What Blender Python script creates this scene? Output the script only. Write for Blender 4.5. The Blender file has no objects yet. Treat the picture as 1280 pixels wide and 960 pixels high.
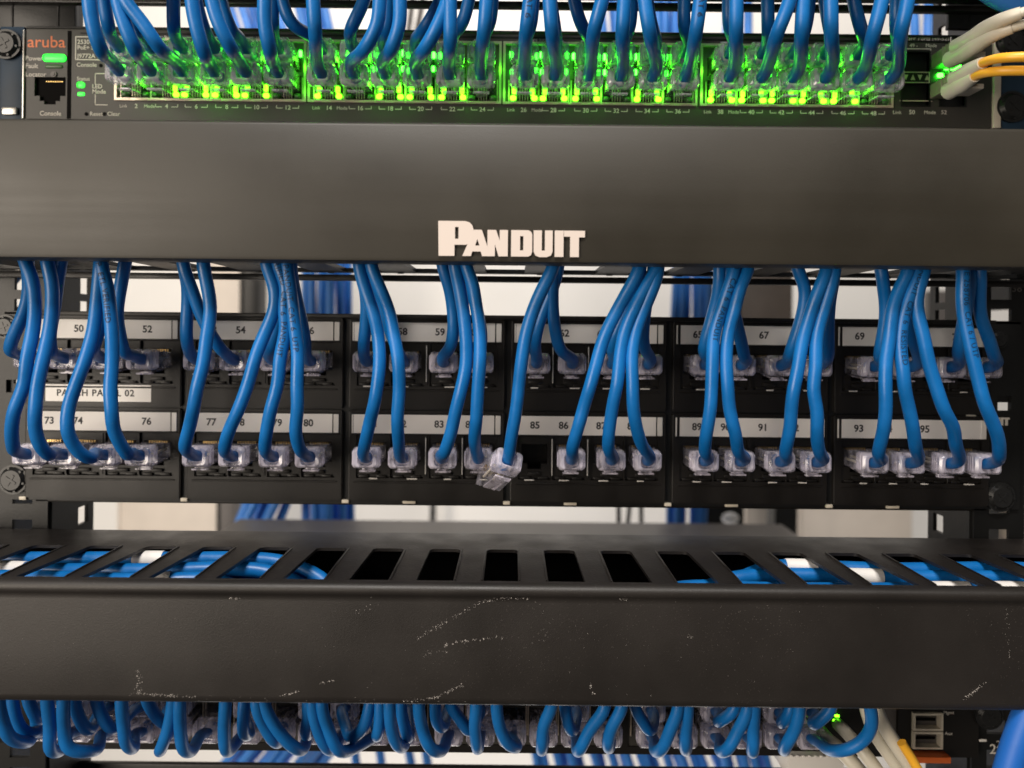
import bpy, bmesh, math, random
from mathutils import Vector, Matrix
random.seed(7)
# ------------------------------------------------------------------ scene, camera, world, lights, exposure
S = bpy.context.scene
COL = S.collection
MM = 0.001
F = 950.0          # focal length in photo pixels (photo 1280 wide)
D = 357.0          # camera to rack face, mm
TH = 0.010         # camera roll
cam_d = bpy.data.cameras.new('camera'); cam = bpy.data.objects.new('camera', cam_d); COL.objects.link(cam)
cam_d.sensor_width = 36; cam_d.lens = 36*F/1280
cam_d.shift_y = -60/1280; cam_d.shift_x = -0.6/1280
cam_d.clip_start = 0.01; cam_d.clip_end = 50
cam.matrix_world = Matrix.Translation((0, -D*MM, 0)) @ Matrix.Rotation(math.pi/2, 4, 'X') @ Matrix.Rotation(TH, 4, 'Z')
cam_d.dof.use_dof = True; cam_d.dof.focus_distance = 0.315; cam_d.dof.aperture_fstop = 6.5
S.camera = cam
W = bpy.data.worlds.new("World"); S.world = W; W.use_nodes = True
W.node_tree.nodes['Background'].inputs[0].default_value = (1.0, 0.93, 0.85, 1)
W.node_tree.nodes['Background'].inputs[1].default_value = 0.10
S.view_settings.view_transform = 'Standard'; S.view_settings.look = 'None'
S.view_settings.exposure = 0.0; S.view_settings.gamma = 1
S.cycles.use_denoising = True; S.cycles.max_bounces = 8; S.cycles.transmission_bounces = 6
S.cycles.transparent_max_bounces = 24; S.cycles.caustics_refractive = False; S.cycles.caustics_reflective = False
S.cycles.sample_clamp_indirect = 4

def area(name, loc, target, size, energy, color, sy=None):
    l = bpy.data.lights.new(name, 'AREA'); l.energy = energy; l.color = color
    l.size = size
    if sy: l.shape = 'RECTANGLE'; l.size_y = sy
    o = bpy.data.objects.new(name, l); COL.objects.link(o); o.location = loc
    d = Vector(target) - Vector(loc); o.rotation_euler = d.to_track_quat('-Z', 'Y').to_euler()
    return o
area('ceiling_lamp', (-0.1, -1.0, 1.35), (0, 0, 0), 0.7, 36, (1, 0.95, 0.89), 0.5)
area('window_light', (-1.15, -1.25, 0.12), (-0.1, 0, 0), 0.75, 27, (1, 0.88, 0.74), 1.2)
area('rear_lamp', (0.0, 0.45, 0.75), (0, 0.75, -0.05), 0.8, 3.0, (1, 0.96, 0.92), 0.3)
area('rear_lamp_low', (0.0, 0.45, -0.75), (0, 0.75, 0.05), 0.8, 2.4, (1, 0.96, 0.92), 0.3)

# ------------------------------------------------------------------ helpers
def pix(px, py, y=0.0):
    dx, dy = px-640, py-480
    c, s = math.cos(TH), math.sin(TH)
    tx = dx*c+dy*s; ty = -dx*s+dy*c
    k = (D+y)/F
    return Vector((tx*k, y, (-60-ty)*k))

def new_bm(): return bmesh.new()

def bx(bm, x0, x1, y0, y1, z0, z1, bev=0, seg=2):
    r = bmesh.ops.create_cube(bm, size=1, matrix=Matrix.Translation(((x0+x1)/2, (y0+y1)/2, (z0+z1)/2)) @
                              Matrix.Diagonal((abs(x1-x0), abs(y1-y0), abs(z1-z0), 1)))
    if bev:
        es = set()
        for v in r['verts']: es.update(v.link_edges)
        bmesh.ops.bevel(bm, geom=list(es), offset=bev, segments=seg, affect='EDGES', profile=0.5)
    return bm

def cyl(bm, p0, p1, r0, r1=None, n=20):
    p0 = Vector(p0); p1 = Vector(p1); r1 = r0 if r1 is None else r1
    d = p1-p0
    m = Matrix.Translation((p0+p1)/2) @ d.to_track_quat('Z', 'Y').to_matrix().to_4x4()
    bmesh.ops.create_cone(bm, cap_ends=True, segments=n, radius1=r0, radius2=r1, depth=d.length, matrix=m)
    return bm

def plate(bm, axes, u0, u1, v0, v1, w0, w1, holes):
    """slab with rectangular holes; axes names e.g. 'XZY' : u=X v=Z w=Y"""
    ix = ['XYZ'.index(a) for a in axes]
    us = sorted({u0, u1, *[max(u0, min(u1, h[0])) for h in holes], *[max(u0, min(u1, h[1])) for h in holes]})
    vs = sorted({v0, v1, *[max(v0, min(v1, h[2])) for h in holes], *[max(v0, min(v1, h[3])) for h in holes]})
    nu, nv = len(us)-1, len(vs)-1
    def solid(i, j):
        if i < 0 or j < 0 or i >= nu or j >= nv: return False
        cu, cv = (us[i]+us[i+1])/2, (vs[j]+vs[j+1])/2
        return not any(h[0] < cu < h[1] and h[2] < cv < h[3] for h in holes)
    cache = {}
    def V(i, j, k):
        if (i, j, k) not in cache:
            c = [0, 0, 0]; c[ix[0]] = us[i]; c[ix[1]] = vs[j]; c[ix[2]] = (w0, w1)[k]
            cache[(i, j, k)] = bm.verts.new(c)
        return cache[(i, j, k)]
    for i in range(nu):
        for j in range(nv):
            if not solid(i, j): continue
            for k in (0, 1):
                q = [V(i, j, k), V(i+1, j, k), V(i+1, j+1, k), V(i, j+1, k)]
                bm.faces.new(q if k else q[::-1])
            for (di, dj, a, b) in ((-1, 0, (i, j), (i, j+1)), (1, 0, (i+1, j), (i+1, j+1)), (0, -1, (i, j), (i+1, j)), (0, 1, (i, j+1), (i+1, j+1))):
                if not solid(i+di, j+dj):
                    bm.faces.new([V(*a, 0), V(*b, 0), V(*b, 1), V(*a, 1)])
    bmesh.ops.recalc_face_normals(bm, faces=bm.faces[:])
    return bm

def extrude_profile(bm, pts, x0, x1, thick):
    """sheet-metal profile (y,z) list extruded along X with thickness (offset along left normal)"""
    n = len(pts); P = [Vector(p) for p in pts]; off = []
    for i in range(n):
        a = P[max(i-1, 0)]; b = P[min(i+1, n-1)]
        t = (b-a).normalized(); off.append(P[i]+Vector((-t.y, t.x))*thick)
    loop = P+off[::-1]
    v0 = [bm.verts.new((x0, p.x, p.y)) for p in loop]; v1 = [bm.verts.new((x1, p.x, p.y)) for p in loop]
    m = len(loop)
    for i in range(m):
        j = (i+1) % m
        bm.faces.new([v0[i], v0[j], v1[j], v1[i]])
    for i in range(n-1):
        bm.faces.new([v0[i], v0[i+1], v0[m-2-i], v0[m-1-i]]); bm.faces.new([v1[i+1], v1[i], v1[m-1-i], v1[m-2-i]])
    bmesh.ops.recalc_face_normals(bm, faces=bm.faces[:])
    return bm

def spline(pts, step=2.5):
    P = [Vector(p) for p in pts]
    P = [P[0]*2-P[1]]+P+[P[-1]*2-P[-2]]
    out = []
    for i in range(1, len(P)-2):
        p0, p1, p2, p3 = P[i-1:i+3]
        def tj(t, a, b): return t+max((b-a).length, 1e-4)**0.5
        t0 = 0; t1 = tj(t0, p0, p1); t2 = tj(t1, p1, p2); t3 = tj(t2, p2, p3)
        n = max(2, int((p2-p1).length/step))
        for k in range(n):
            t = t1+(t2-t1)*k/n
            A1 = (t1-t)/(t1-t0)*p0+(t-t0)/(t1-t0)*p1; A2 = (t2-t)/(t2-t1)*p1+(t-t1)/(t2-t1)*p2; A3 = (t3-t)/(t3-t2)*p2+(t-t2)/(t3-t2)*p3
            B1 = (t2-t)/(t2-t0)*A1+(t-t0)/(t2-t0)*A2; B2 = (t3-t)/(t3-t1)*A2+(t-t1)/(t3-t1)*A3
            out.append((t2-t)/(t2-t1)*B1+(t-t1)/(t2-t1)*B2)
    out.append(P[-2])
    # light smoothing
    for _ in range(3):
        q = out[:]
        for i in range(1, len(out)-1): q[i] = out[i]*0.5+(out[i-1]+out[i+1])*0.25
        out = q
    return out

def tube(bm, pts, r, n=14, cap=True, uv=False):
    T = []
    for i in range(len(pts)):
        a = pts[max(i-1, 0)]; b = pts[min(i+1, len(pts)-1)]
        T.append((b-a).normalized())
    ref = Vector((1, 0, 0)) if abs(T[0].x) < 0.9 else Vector((0, 0, 1))
    u = (ref-T[0]*ref.dot(T[0])).normalized()
    rings = []
    for i, p in enumerate(pts):
        u = (u-T[i]*u.dot(T[i])).normalized(); v = T[i].cross(u)
        rr = r(i/(len(pts)-1)) if callable(r) else r
        rings.append([bm.verts.new(p+(u*math.cos(2*math.pi*k/n)+v*math.sin(2*math.pi*k/n))*rr) for k in range(n)])
    for a, b in zip(rings, rings[1:]):
        for k in range(n):
            bm.faces.new([a[k], a[(k+1) % n], b[(k+1) % n], b[k]])
    if cap:
        bm.faces.new(rings[0][::-1]); bm.faces.new(rings[-1])
    return bm

def finish(bm, name, mat, smooth=False, angle=40):
    bmesh.ops.recalc_face_normals(bm, faces=bm.faces[:])
    for v in bm.verts: v.co *= MM
    me = bpy.data.meshes.new(name); bm.to_mesh(me); bm.free()
    if mat is not None: me.materials.append(mat)
    if smooth:
        me.shade_smooth()
        if smooth != 'all': me.set_sharp_from_angle(angle=math.radians(angle))
    return me

def obj(name, bm, mat, parent=None, smooth=True, org=None, angle=40):
    """mesh given in mm, world frame of the thing's parent root unless org"""
    me = finish(bm, name, mat, smooth, angle) if isinstance(bm, bmesh.types.BMesh) else bm
    o = bpy.data.objects.new(name, me); COL.objects.link(o)
    if parent is not None: o.parent = parent
    if org is not None: o.location = Vector(org)*MM
    return o

def tag(o, label, cat, group=None, kind=None):
    if label: o['label'] = label
    if cat: o['category'] = cat
    if group: o['group'] = group
    if kind: o['kind'] = kind
    return o

def thing(name, label, cat, loc=(0, 0, 0), group=None):
    o = bpy.data.objects.new(name, None); COL.objects.link(o)
    o.location = Vector(loc)*MM; o.empty_display_size = 0.01
    return tag(o, label, cat, group)

def text_mesh(s, size, extrude=0.0, offset=0.0, align='CENTER', spacing=1.0):
    c = bpy.data.curves.new('t', 'FONT'); c.body = s; c.size = size; c.extrude = extrude; c.offset = offset
    c.align_x = align; c.align_y = 'CENTER'; c.resolution_u = 3; c.space_character = spacing
    o = bpy.data.objects.new('t', c); COL.objects.link(o)
    bpy.context.view_layer.update()
    me = bpy.data.meshes.new_from_object(o)
    bpy.data.objects.remove(o); bpy.data.curves.remove(c)
    return me

_tc = {}
def printed(name, s, size, x, y, z, mat, parent, align='CENTER', bold=0.0, sx=1.0, org=(0, 0, 0), ext=0.04, spacing=1.0):
    """writing on a face that looks towards -Y; coordinates in mm"""
    key = (s, size, align, bold, mat.name, sx, spacing)
    if key not in _tc:
        me = text_mesh(s, size, ext, bold, align, spacing)
        for v in me.vertices:
            c = v.co; v.co = Vector((c.x*sx, c.z, c.y))*MM
        me.flip_normals()
        me.materials.clear(); me.materials.append(mat); me.name = name
        _tc[key] = me
    o = bpy.data.objects.new(name, _tc[key]); COL.objects.link(o)
    o.parent = parent; o.location = Vector((x-org[0], y-org[1], z-org[2]))*MM
    return o

def loops_mesh(name, loops, depth, mat):
    """list of closed 2D loops (x,z mm) -> extruded solid facing -Y"""
    c = bpy.data.curves.new('l', 'CURVE'); c.dimensions = '2D'; c.fill_mode = 'BOTH'; c.extrude = depth/2
    for lp in loops:
        sp = c.splines.new('POLY'); sp.points.add(len(lp)-1)
        for i, (a, b) in enumerate(lp): sp.points[i].co = (a, b, 0, 1)
        sp.use_cyclic_u = True
    o = bpy.data.objects.new('l', c); COL.objects.link(o); bpy.context.view_layer.update()
    me = bpy.data.meshes.new_from_object(o); bpy.data.objects.remove(o); bpy.data.curves.remove(c)
    for v in me.vertices: q = v.co; v.co = Vector((q.x, q.z, q.y))*MM
    me.flip_normals(); me.materials.clear(); me.materials.append(mat); me.name = name
    return me

# ------------------------------------------------------------------ materials
def mat(name, base, rough=0.5, metal=0.0, spec=0.5, trans=0.0, emis=None, es=0.0, bump=0.0, bscale=400, var=0.0, vscale=40, coat=0.0, rvar=0.0):
    m = bpy.data.materials.new(name); m.use_nodes = True
    nt = m.node_tree; b = nt.nodes['Principled BSDF']
    b.inputs['Base Color'].default_value = (*base, 1); b.inputs['Roughness'].default_value = rough
    b.inputs['Metallic'].default_value = metal; b.inputs['Specular IOR Level'].default_value = spec
    b.inputs['Transmission Weight'].default_value = trans; b.inputs['Coat Weight'].default_value = coat
    if emis: b.inputs['Emission Color'].default_value = (*emis, 1); b.inputs['Emission Strength'].default_value = es
    tc = nt.nodes.new('ShaderNodeTexCoord')
    if var or rvar:
        n = nt.nodes.new('ShaderNodeTexNoise'); n.inputs['Scale'].default_value = vscale; n.inputs['Detail'].default_value = 6
        nt.links.new(tc.outputs['Object'], n.inputs['Vector'])
        if var:
            mr = nt.nodes.new('ShaderNodeMapRange'); mr.inputs[1].default_value = 0.3; mr.inputs[2].default_value = 0.7
            mr.inputs[3].default_value = 1-var; mr.inputs[4].default_value = 1+var
            nt.links.new(n.outputs['Fac'], mr.inputs[0])
            mx = nt.nodes.new('ShaderNodeVectorMath'); mx.operation = 'SCALE'; mx.inputs[0].default_value = base
            nt.links.new(mr.outputs[0], mx.inputs['Scale']); nt.links.new(mx.outputs[0], b.inputs['Base Color'])
        if rvar:
            mr = nt.nodes.new('ShaderNodeMapRange'); mr.inputs[1].default_value = 0.3; mr.inputs[2].default_value = 0.7
            mr.inputs[3].default_value = rough-rvar; mr.inputs[4].default_value = rough+rvar
            nt.links.new(n.outputs['Fac'], mr.inputs[0]); nt.links.new(mr.outputs[0], b.inputs['Roughness'])
    if bump:
        n2 = nt.nodes.new('ShaderNodeTexNoise'); n2.inputs['Scale'].default_value = bscale; n2.inputs['Detail'].default_value = 3
        nt.links.new(tc.outputs['Object'], n2.inputs['Vector'])
        bp = nt.nodes.new('ShaderNodeBump'); bp.inputs['Strength'].default_value = bump; bp.inputs['Distance'].default_value = 0.0004
        nt.links.new(n2.outputs['Fac'], bp.inputs['Height']); nt.links.new(bp.outputs[0], b.inputs['Normal'])
    return m

def streaks(m, amt=0.07):
    nt = m.node_tree; b = nt.nodes['Principled BSDF']; tc = nt.nodes.new('ShaderNodeTexCoord')
    vm = nt.nodes.new('ShaderNodeVectorMath'); vm.operation = 'MULTIPLY'; vm.inputs[1].default_value = (3, 40, 130)
    n = nt.nodes.new('ShaderNodeTexNoise'); n.inputs['Scale'].default_value = 1; n.inputs['Detail'].default_value = 5
    nt.links.new(tc.outputs['Object'], vm.inputs[0]); nt.links.new(vm.outputs[0], n.inputs['Vector'])
    mr = nt.nodes.new('ShaderNodeMapRange'); mr.inputs[1].default_value = 0.3; mr.inputs[2].default_value = 0.7; mr.inputs[3].default_value = -amt/2; mr.inputs[4].default_value = amt/2
    nt.links.new(n.outputs['Fac'], mr.inputs[0])
    ad = nt.nodes.new('ShaderNodeMath'); ad.operation = 'ADD'
    nt.links.new(b.inputs['Roughness'].links[0].from_socket, ad.inputs[0]); nt.links.new(mr.outputs[0], ad.inputs[1]); nt.links.new(ad.outputs[0], b.inputs['Roughness'])

def add_specks(m, scale, thresh, color, amount=0.6, patch=8):
    """dust and paint-chip specks: voronoi dots gated by a large noise patch"""
    nt = m.node_tree; b = nt.nodes['Principled BSDF']
    tc = nt.nodes.new('ShaderNodeTexCoord')
    v = nt.nodes.new('ShaderNodeTexVoronoi'); v.inputs['Scale'].default_value = scale
    nt.links.new(tc.outputs['Object'], v.inputs['Vector'])
    lt = nt.nodes.new('ShaderNodeMath'); lt.operation = 'LESS_THAN'; lt.inputs[1].default_value = thresh
    nt.links.new(v.outputs['Distance'], lt.inputs[0])
    n = nt.nodes.new('ShaderNodeTexNoise'); n.inputs['Scale'].default_value = patch; n.inputs['Detail'].default_value = 8
    nt.links.new(tc.outputs['Object'], n.inputs['Vector'])
    mr = nt.nodes.new('ShaderNodeMapRange'); mr.inputs[1].default_value = 0.45; mr.inputs[2].default_value = 0.7; mr.inputs[4].default_value = amount
    nt.links.new(n.outputs['Fac'], mr.inputs[0])
    mu = nt.nodes.new('ShaderNodeMath'); mu.operation = 'MULTIPLY'
    nt.links.new(lt.outputs[0], mu.inputs[0]); nt.links.new(mr.outputs[0], mu.inputs[1])
    mix = nt.nodes.new('ShaderNodeMix'); mix.data_type = 'RGBA'
    src = b.inputs['Base Color'].links[0].from_socket if b.inputs['Base Color'].links else None
    if src: nt.links.new(src, mix.inputs['A'])
    else: mix.inputs['A'].default_value = b.inputs['Base Color'].default_value
    mix.inputs['B'].default_value = (*color, 1)
    nt.links.new(mu.outputs[0], mix.inputs['Factor']); nt.links.new(mix.outputs['Result'], b.inputs['Base Color'])

M = {}
M['coat'] = mat('powder_coat', (0.023, 0.0195, 0.0135), 0.47, bump=0.10, bscale=2600, var=0.22, vscale=14, rvar=0.06)
streaks(M['coat']); add_specks(M['coat'], 1100, 0.07, (0.16, 0.14, 0.12), 0.35, 10)
M['coat2'] = mat('worn_powder_coat', (0.013, 0.0105, 0.009), 0.47, bump=0.2, bscale=2600, var=0.22, vscale=26, rvar=0.06)
add_specks(M['coat2'], 900, 0.10, (0.22, 0.19, 0.17), 0.45, 14)
M['duct'] = mat('duct_plastic', (0.011, 0.009, 0.008), 0.40, spec=0.42, bump=0.3, bscale=900, var=0.25, vscale=60, rvar=0.08)
M['plastic'] = mat('black_plastic', (0.009, 0.0075, 0.0065), 0.42, spec=0.36, bump=0.15, bscale=1500, var=0.15, vscale=50, rvar=0.05)
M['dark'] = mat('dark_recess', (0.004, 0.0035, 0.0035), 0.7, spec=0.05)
M['face'] = mat('switch_face', (0.040, 0.037, 0.032), 0.5, bump=0.1, bscale=1500, var=0.1)
M['steel'] = mat('black_steel', (0.007, 0.007, 0.007), 0.42, spec=0.36, bump=0.15, bscale=900, var=0.2)
M['screw'] = mat('screw_black', (0.012, 0.012, 0.012), 0.34, spec=0.4)
M['silver'] = mat('bare_metal', (0.62, 0.60, 0.56), 0.3, metal=0.85, bump=0.1)
M['shield'] = mat('port_shield', (0.62, 0.52, 0.42), 0.35, metal=0.55)
M['paper'] = mat('label_paper', (0.80, 0.765, 0.73), 0.5, var=0.05)
M['paper_end'] = mat('painted_glint', (0.75, 0.72, 0.68), 0.25)
M['ink'] = mat('black_ink', (0.02, 0.018, 0.018), 0.6)
M['cable_ink'] = mat('cable_print', (0.006, 0.03, 0.09), 0.5)
M['logo'] = mat('logo_white', (0.62, 0.54, 0.49), 0.5)
M['print'] = mat('white_print', (0.62, 0.58, 0.52), 0.6)
M['orange'] = mat('orange_print', (0.72, 0.20, 0.08), 0.6)
M['yprint'] = mat('brown_print', (0.20, 0.13, 0.03), 0.6)
M['blue'] = mat('blue_jacket', (0.003, 0.135, 0.420), 0.38, bump=0.18, bscale=420, var=0.16, vscale=70, rvar=0.08)
add_specks(M['blue'], 620, 0.07, (0.25, 0.45, 0.65), 0.6, 50)
M['blue_rear'] = mat('rear_blue_jacket', (0.04, 0.21, 0.64), 0.4, var=0.15)
M['blue_thick'] = mat('royal_blue_jacket', (0.008, 0.105, 0.42), 0.5, bump=0.1, var=0.08)
M['plug'] = mat('clear_plug', (0.74, 0.69, 0.80), 0.14, bump=1.0, bscale=190, spec=1.0, coat=0.6)
M['plug_body'] = mat('clear_plug_body', (0.72, 0.69, 0.80), 0.10, bump=1.0, bscale=170, spec=1.0, coat=0.6)
for k_, a0_, a1_ in (('plug', 0.14, 0.70), ('plug_body', 0.05, 0.40)):
    nt = M[k_].node_tree; b_ = nt.nodes['Principled BSDF']
    tc_ = nt.nodes.new('ShaderNodeTexCoord'); oi_ = nt.nodes.new('ShaderNodeObjectInfo')
    ad_ = nt.nodes.new('ShaderNodeVectorMath'); ad_.operation = 'ADD'
    nt.links.new(tc_.outputs['Object'], ad_.inputs[0]); nt.links.new(oi_.outputs['Random'], ad_.inputs[1])
    nz_ = nt.nodes.new('ShaderNodeTexNoise'); nz_.inputs['Scale'].default_value = 1.0; nz_.inputs['Detail'].default_value = 1.5; nz_.inputs['Distortion'].default_value = 0.6
    mp_ = nt.nodes.new('ShaderNodeVectorMath'); mp_.operation = 'MULTIPLY'; mp_.inputs[1].default_value = (330, 200, 130)
    nt.links.new(ad_.outputs[0], mp_.inputs[0]); nt.links.new(mp_.outputs[0], nz_.inputs['Vector'])
    mr_ = nt.nodes.new('ShaderNodeMapRange'); mr_.inputs[1].default_value = 0.38; mr_.inputs[2].default_value = 0.62
    mr_.inputs[3].default_value = a0_; mr_.inputs[4].default_value = a1_
    nt.links.new(nz_.outputs['Fac'], mr_.inputs[0]); nt.links.new(mr_.outputs[0], b_.inputs['Alpha'])
M['gold'] = mat('contact_gold', (0.75, 0.5, 0.2), 0.3, metal=0.9)
M['cream'] = mat('cream_plastic', (0.60, 0.54, 0.44), 0.4, var=0.08)
M['taupe'] = mat('taupe_plastic', (0.24, 0.21, 0.165), 0.45, var=0.1)
M['creamj'] = mat('cream_jacket', (0.62, 0.58, 0.48), 0.4, var=0.08)
M['yellow'] = mat('yellow_jacket', (0.85, 0.42, 0.03), 0.4)
M['ledg'] = mat('led_green', (0.1, 0.8, 0.1), 0.4, emis=(0.14, 1.0, 0.01), es=7)
M['ledg2'] = mat('led_green_pipe', (0.1, 0.8, 0.1), 0.4, emis=(0.03, 1.0, 0.02), es=20)
M['ledpow'] = mat('led_power', (0.1, 0.8, 0.1), 0.4, emis=(0.03, 1.0, 0.06), es=1.6)
M['ledoff'] = mat('led_off', (0.06, 0.12, 0.05), 0.4)
M['wall'] = mat('rear_wall', (0.71, 0.69, 0.66), 0.7, var=0.04, vscale=6)
M['beige'] = mat('beige_panel', (0.62, 0.55, 0.48), 0.6, var=0.04)
M['brown'] = mat('brown_panel', (0.060, 0.047, 0.038), 0.5, var=0.15)
M['grey'] = mat('grey_casing', (0.10, 0.09, 0.085), 0.45, var=0.1)
M['navy'] = mat('navy_plate', (0.012, 0.03, 0.055), 0.5, spec=0.3, var=0.3, vscale=30)
M['otab'] = mat('orange_tab', (0.8, 0.16, 0.03), 0.4)
M['chip'] = mat('paint_chip', (0.55, 0.50, 0.46), 0.7)

# ------------------------------------------------------------------ background behind the rack
bm = new_bm(); bx(bm, -1400, 1400, 760, 790, -1200, 1200)
w = obj('rear_wall', bm, M['wall'], None, False); tag(w, 'pale cream wall panel seen blurred behind the rack', 'wall')
def rear_box(name, px0, px1, z0, z1, y, dy, m, label, cat, bev=1.0, lm='mid'):
    k = (D+y)/F
    off = -3 if lm == 'low' else 0
    x0, x1 = (px0-640-off*0)*k, (px1-640)*k
    r = thing(name, label, cat, ((x0+x1)/2, y, (z0+z1)/2))
    bm = new_bm(); bx(bm, -(x1-x0)/2, (x1-x0)/2, 0, dy, -(z1-z0)/2, (z1-z0)/2, bev)
    # perforations / seam strips
    obj('casing', bm, m, r)
    bm = new_bm(); bx(bm, -(x1-x0)/2-1, -(x1-x0)/2+2, -2, 6, -(z1-z0)/2, (z1-z0)/2, 0.5)
    obj('edge_strip', bm, M['steel'] if m != M['beige'] else M['beige'], r)
    return r
rear_box('rear_post', 300, 322, -40, 260, 500, 30, M['steel'], 'black upright post behind the rack beside the hanging blue bundle, above the panel', 'post')
rear_box('rear_post', 274, 295, -330, -60, 480, 30, M['grey'], 'grey brown upright post seen through the gap under the patch panel at left', 'post')
rear_box('rear_post', 971, 999, -330, -60, 450, 30, M['steel'], 'dark upright post seen through the gap under the patch panel at right', 'post')
rear_box('rear_cabinet', 922, 990, -40, 130, 420, 60, M['brown'], 'dark brown cabinet side behind the rack above the 67 label', 'cabinet')
rear_box('rear_box', 884, 932, -330, -60, 430, 60, M['steel'], 'dark box behind the rack right of the lower blue bundle', 'box')
rear_box('beige_side_panel', 150, 272, -330, -60, 560, 10, M['beige'], 'beige side panel seen through the gap under the patch panel at left', 'panel')
rear_box('beige_side_panel', 262, 301, -40, 260, 560, 10, M['beige'], 'narrow beige panel beside the black rear post, above the 54 label', 'panel')
rear_box('beige_side_panel', 934, 970, -330, -60, 560, 10, M['beige'], 'narrow beige panel between dark box and dark post at lower right', 'panel')
rear_box('beige_side_panel', 1000, 1142, -330, -60, 620, 10, M['beige'], 'wide beige panel seen through the gap under the patch panel at right', 'panel')
rear_box('wall_seam_strip', 540, 546, -330, -60, 720, 5, M['steel'], 'thin dark seam strip on the rear wall under the 83 label', 'strip')
rear_box('wall_seam_strip', 1163, 1185, -30, 60, 560, 20, M['grey'], 'grey strip behind the rack near the right rail', 'strip')
_kb = [o_ for o_ in COL.objects if o_.name == 'rear_box'][0]
bm = new_bm(); c = pix(913, 648, 418)
bmesh.ops.create_uvsphere(bm, u_segments=16, v_segments=10, radius=7.0, matrix=Matrix.Diagonal((1.3, 0.7, 0.9, 1)))
kk = obj('knob', bm, M['paper_end'], _kb); kk.location = c*MM-_kb.location

words = ORD = ['first', 'second', 'third', 'fourth', 'fifth', 'sixth', 'seventh', 'eighth', 'ninth', 'tenth', 'eleventh', 'twelfth', 'thirteenth', 'fourteenth', 'fifteenth', 'sixteenth', 'seventeenth', 'eighteenth', 'nineteenth', 'twentieth', 'twenty first', 'twenty second', 'twenty third', 'twenty fourth']
def rear_bundle(label, group, top, bot, y, n, spread, m='blue_rear', r=4.0, zt=None):
    for i in range(n):
        t = (i/(n-1)-0.5) if n > 1 else 0
        yy = y+random.uniform(-9, 9)+(i % 2)*8
        a = pix(top[0]+t*spread, top[1], yy); b = pix(bot[0]+t*spread*1.1+random.uniform(-7, 7), bot[1], yy+random.uniform(-5, 5))
        mid = (a+b)/2+Vector((random.uniform(-3, 3), random.uniform(-6, 6), 0))
        o = a+(b-a)*0.5
        bm = new_bm(); tube(bm, spline([a-o, (a+mid)/2-o+Vector((random.uniform(-2, 2), 0, 0)), mid-o, b-o], 12), r, 12)
        q = obj('rear_cable', bm, M[m], None, True, org=o); tag(q, ORD[i]+' cable from the left '+label, 'cable', group)
rear_bundle('in the blue bundle behind the panel, upper left', 'cables of the left rear bundle', (408, 200), (412, 700), 340, 8, 44)
rear_bundle('in the blue bundle behind the panel, upper right', 'cables of the right rear bundle', (868, 200), (860, 700), 340, 7, 36)
rear_bundle('slanting in blue behind the lower left gap', 'slanting cables low at left rear', (350, 590), (290, 720), 320, 8, 50)
rear_bundle('in the blue fan above the first port bank', 'slanting cables above the top switch at left', (290, -60), (345, 110), 360, 7, 60)
rear_bundle('in the blue fan above the second port bank', 'slanting cables above the second port bank', (372, -60), (412, 110), 360, 5, 30)
rear_bundle('of the grey pair slanting over the second bank', 'slanting pair above the second port bank', (530, -60), (505, 110), 380, 2, 14, 'grey', 3)
rear_bundle('blurred blue above the middle of the third port bank', 'rear cables above the third port bank', (755, -60), (770, 110), 340, 3, 22)
rear_bundle('blurred blue above the right end of the third port bank', 'rear cables above the end of the third port bank', (832, -60), (838, 110), 340, 5, 30)
rear_bundle('blurred blue above the left end of the last port bank', 'rear cables above the last port bank', (925, -60), (915, 110), 340, 3, 22)
rear_bundle('pale blue above the small square ports', 'rear cables above the small square ports', (1150, -60), (1152, 110), 300, 2, 22)
rear_bundle('in the left blue fan under the bottom switch', 'rear cables low at left', (405, 880), (300, 1010), 330, 13, 120)
rear_bundle('in the middle blue fan under the bottom switch', 'rear cables low in the middle', (480, 880), (500, 1010), 330, 4, 90)
rear_bundle('in the wide blue fan under the bottom switch', 'rear cables low at right', (760, 880), (800, 1010), 330, 20, 210)
rear_bundle('in the blue fan beside the white ribbed block', 'rear cables low beside the white block', (915, 880), (945, 1010), 300, 7, 50)
rear_bundle('of three thin black ones behind the lower middle gap', 'thin dark cables in the lower middle gap', (788, 600), (780, 720), 380, 3, 30, 'steel', 2.2)
# cabinet sides with openings through which the wall shows
for sgn, hz, lb in ((-1, [(24, 9), (-35, 7)], 'left'), (1, [(11, 8), (-40, 8)], 'right')):
    bm = new_bm(); plate(bm, 'YZX', 20, 135, -330, 330, -1, 1, [(88, 122, z-h, z+h) for z, h in hz])
    tag(obj('cabinet_side', bm, M['steel'], None, False, org=(sgn*300, 0, 0)), f'dark cabinet side sheet behind the {lb} rack rail', 'side panel')
rear_box('beige_side_panel', 1262, 1310, -100, -38, 12, 3, M['beige'], 'narrow beige sliver beyond the right edge of the patch panel', 'panel')
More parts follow.
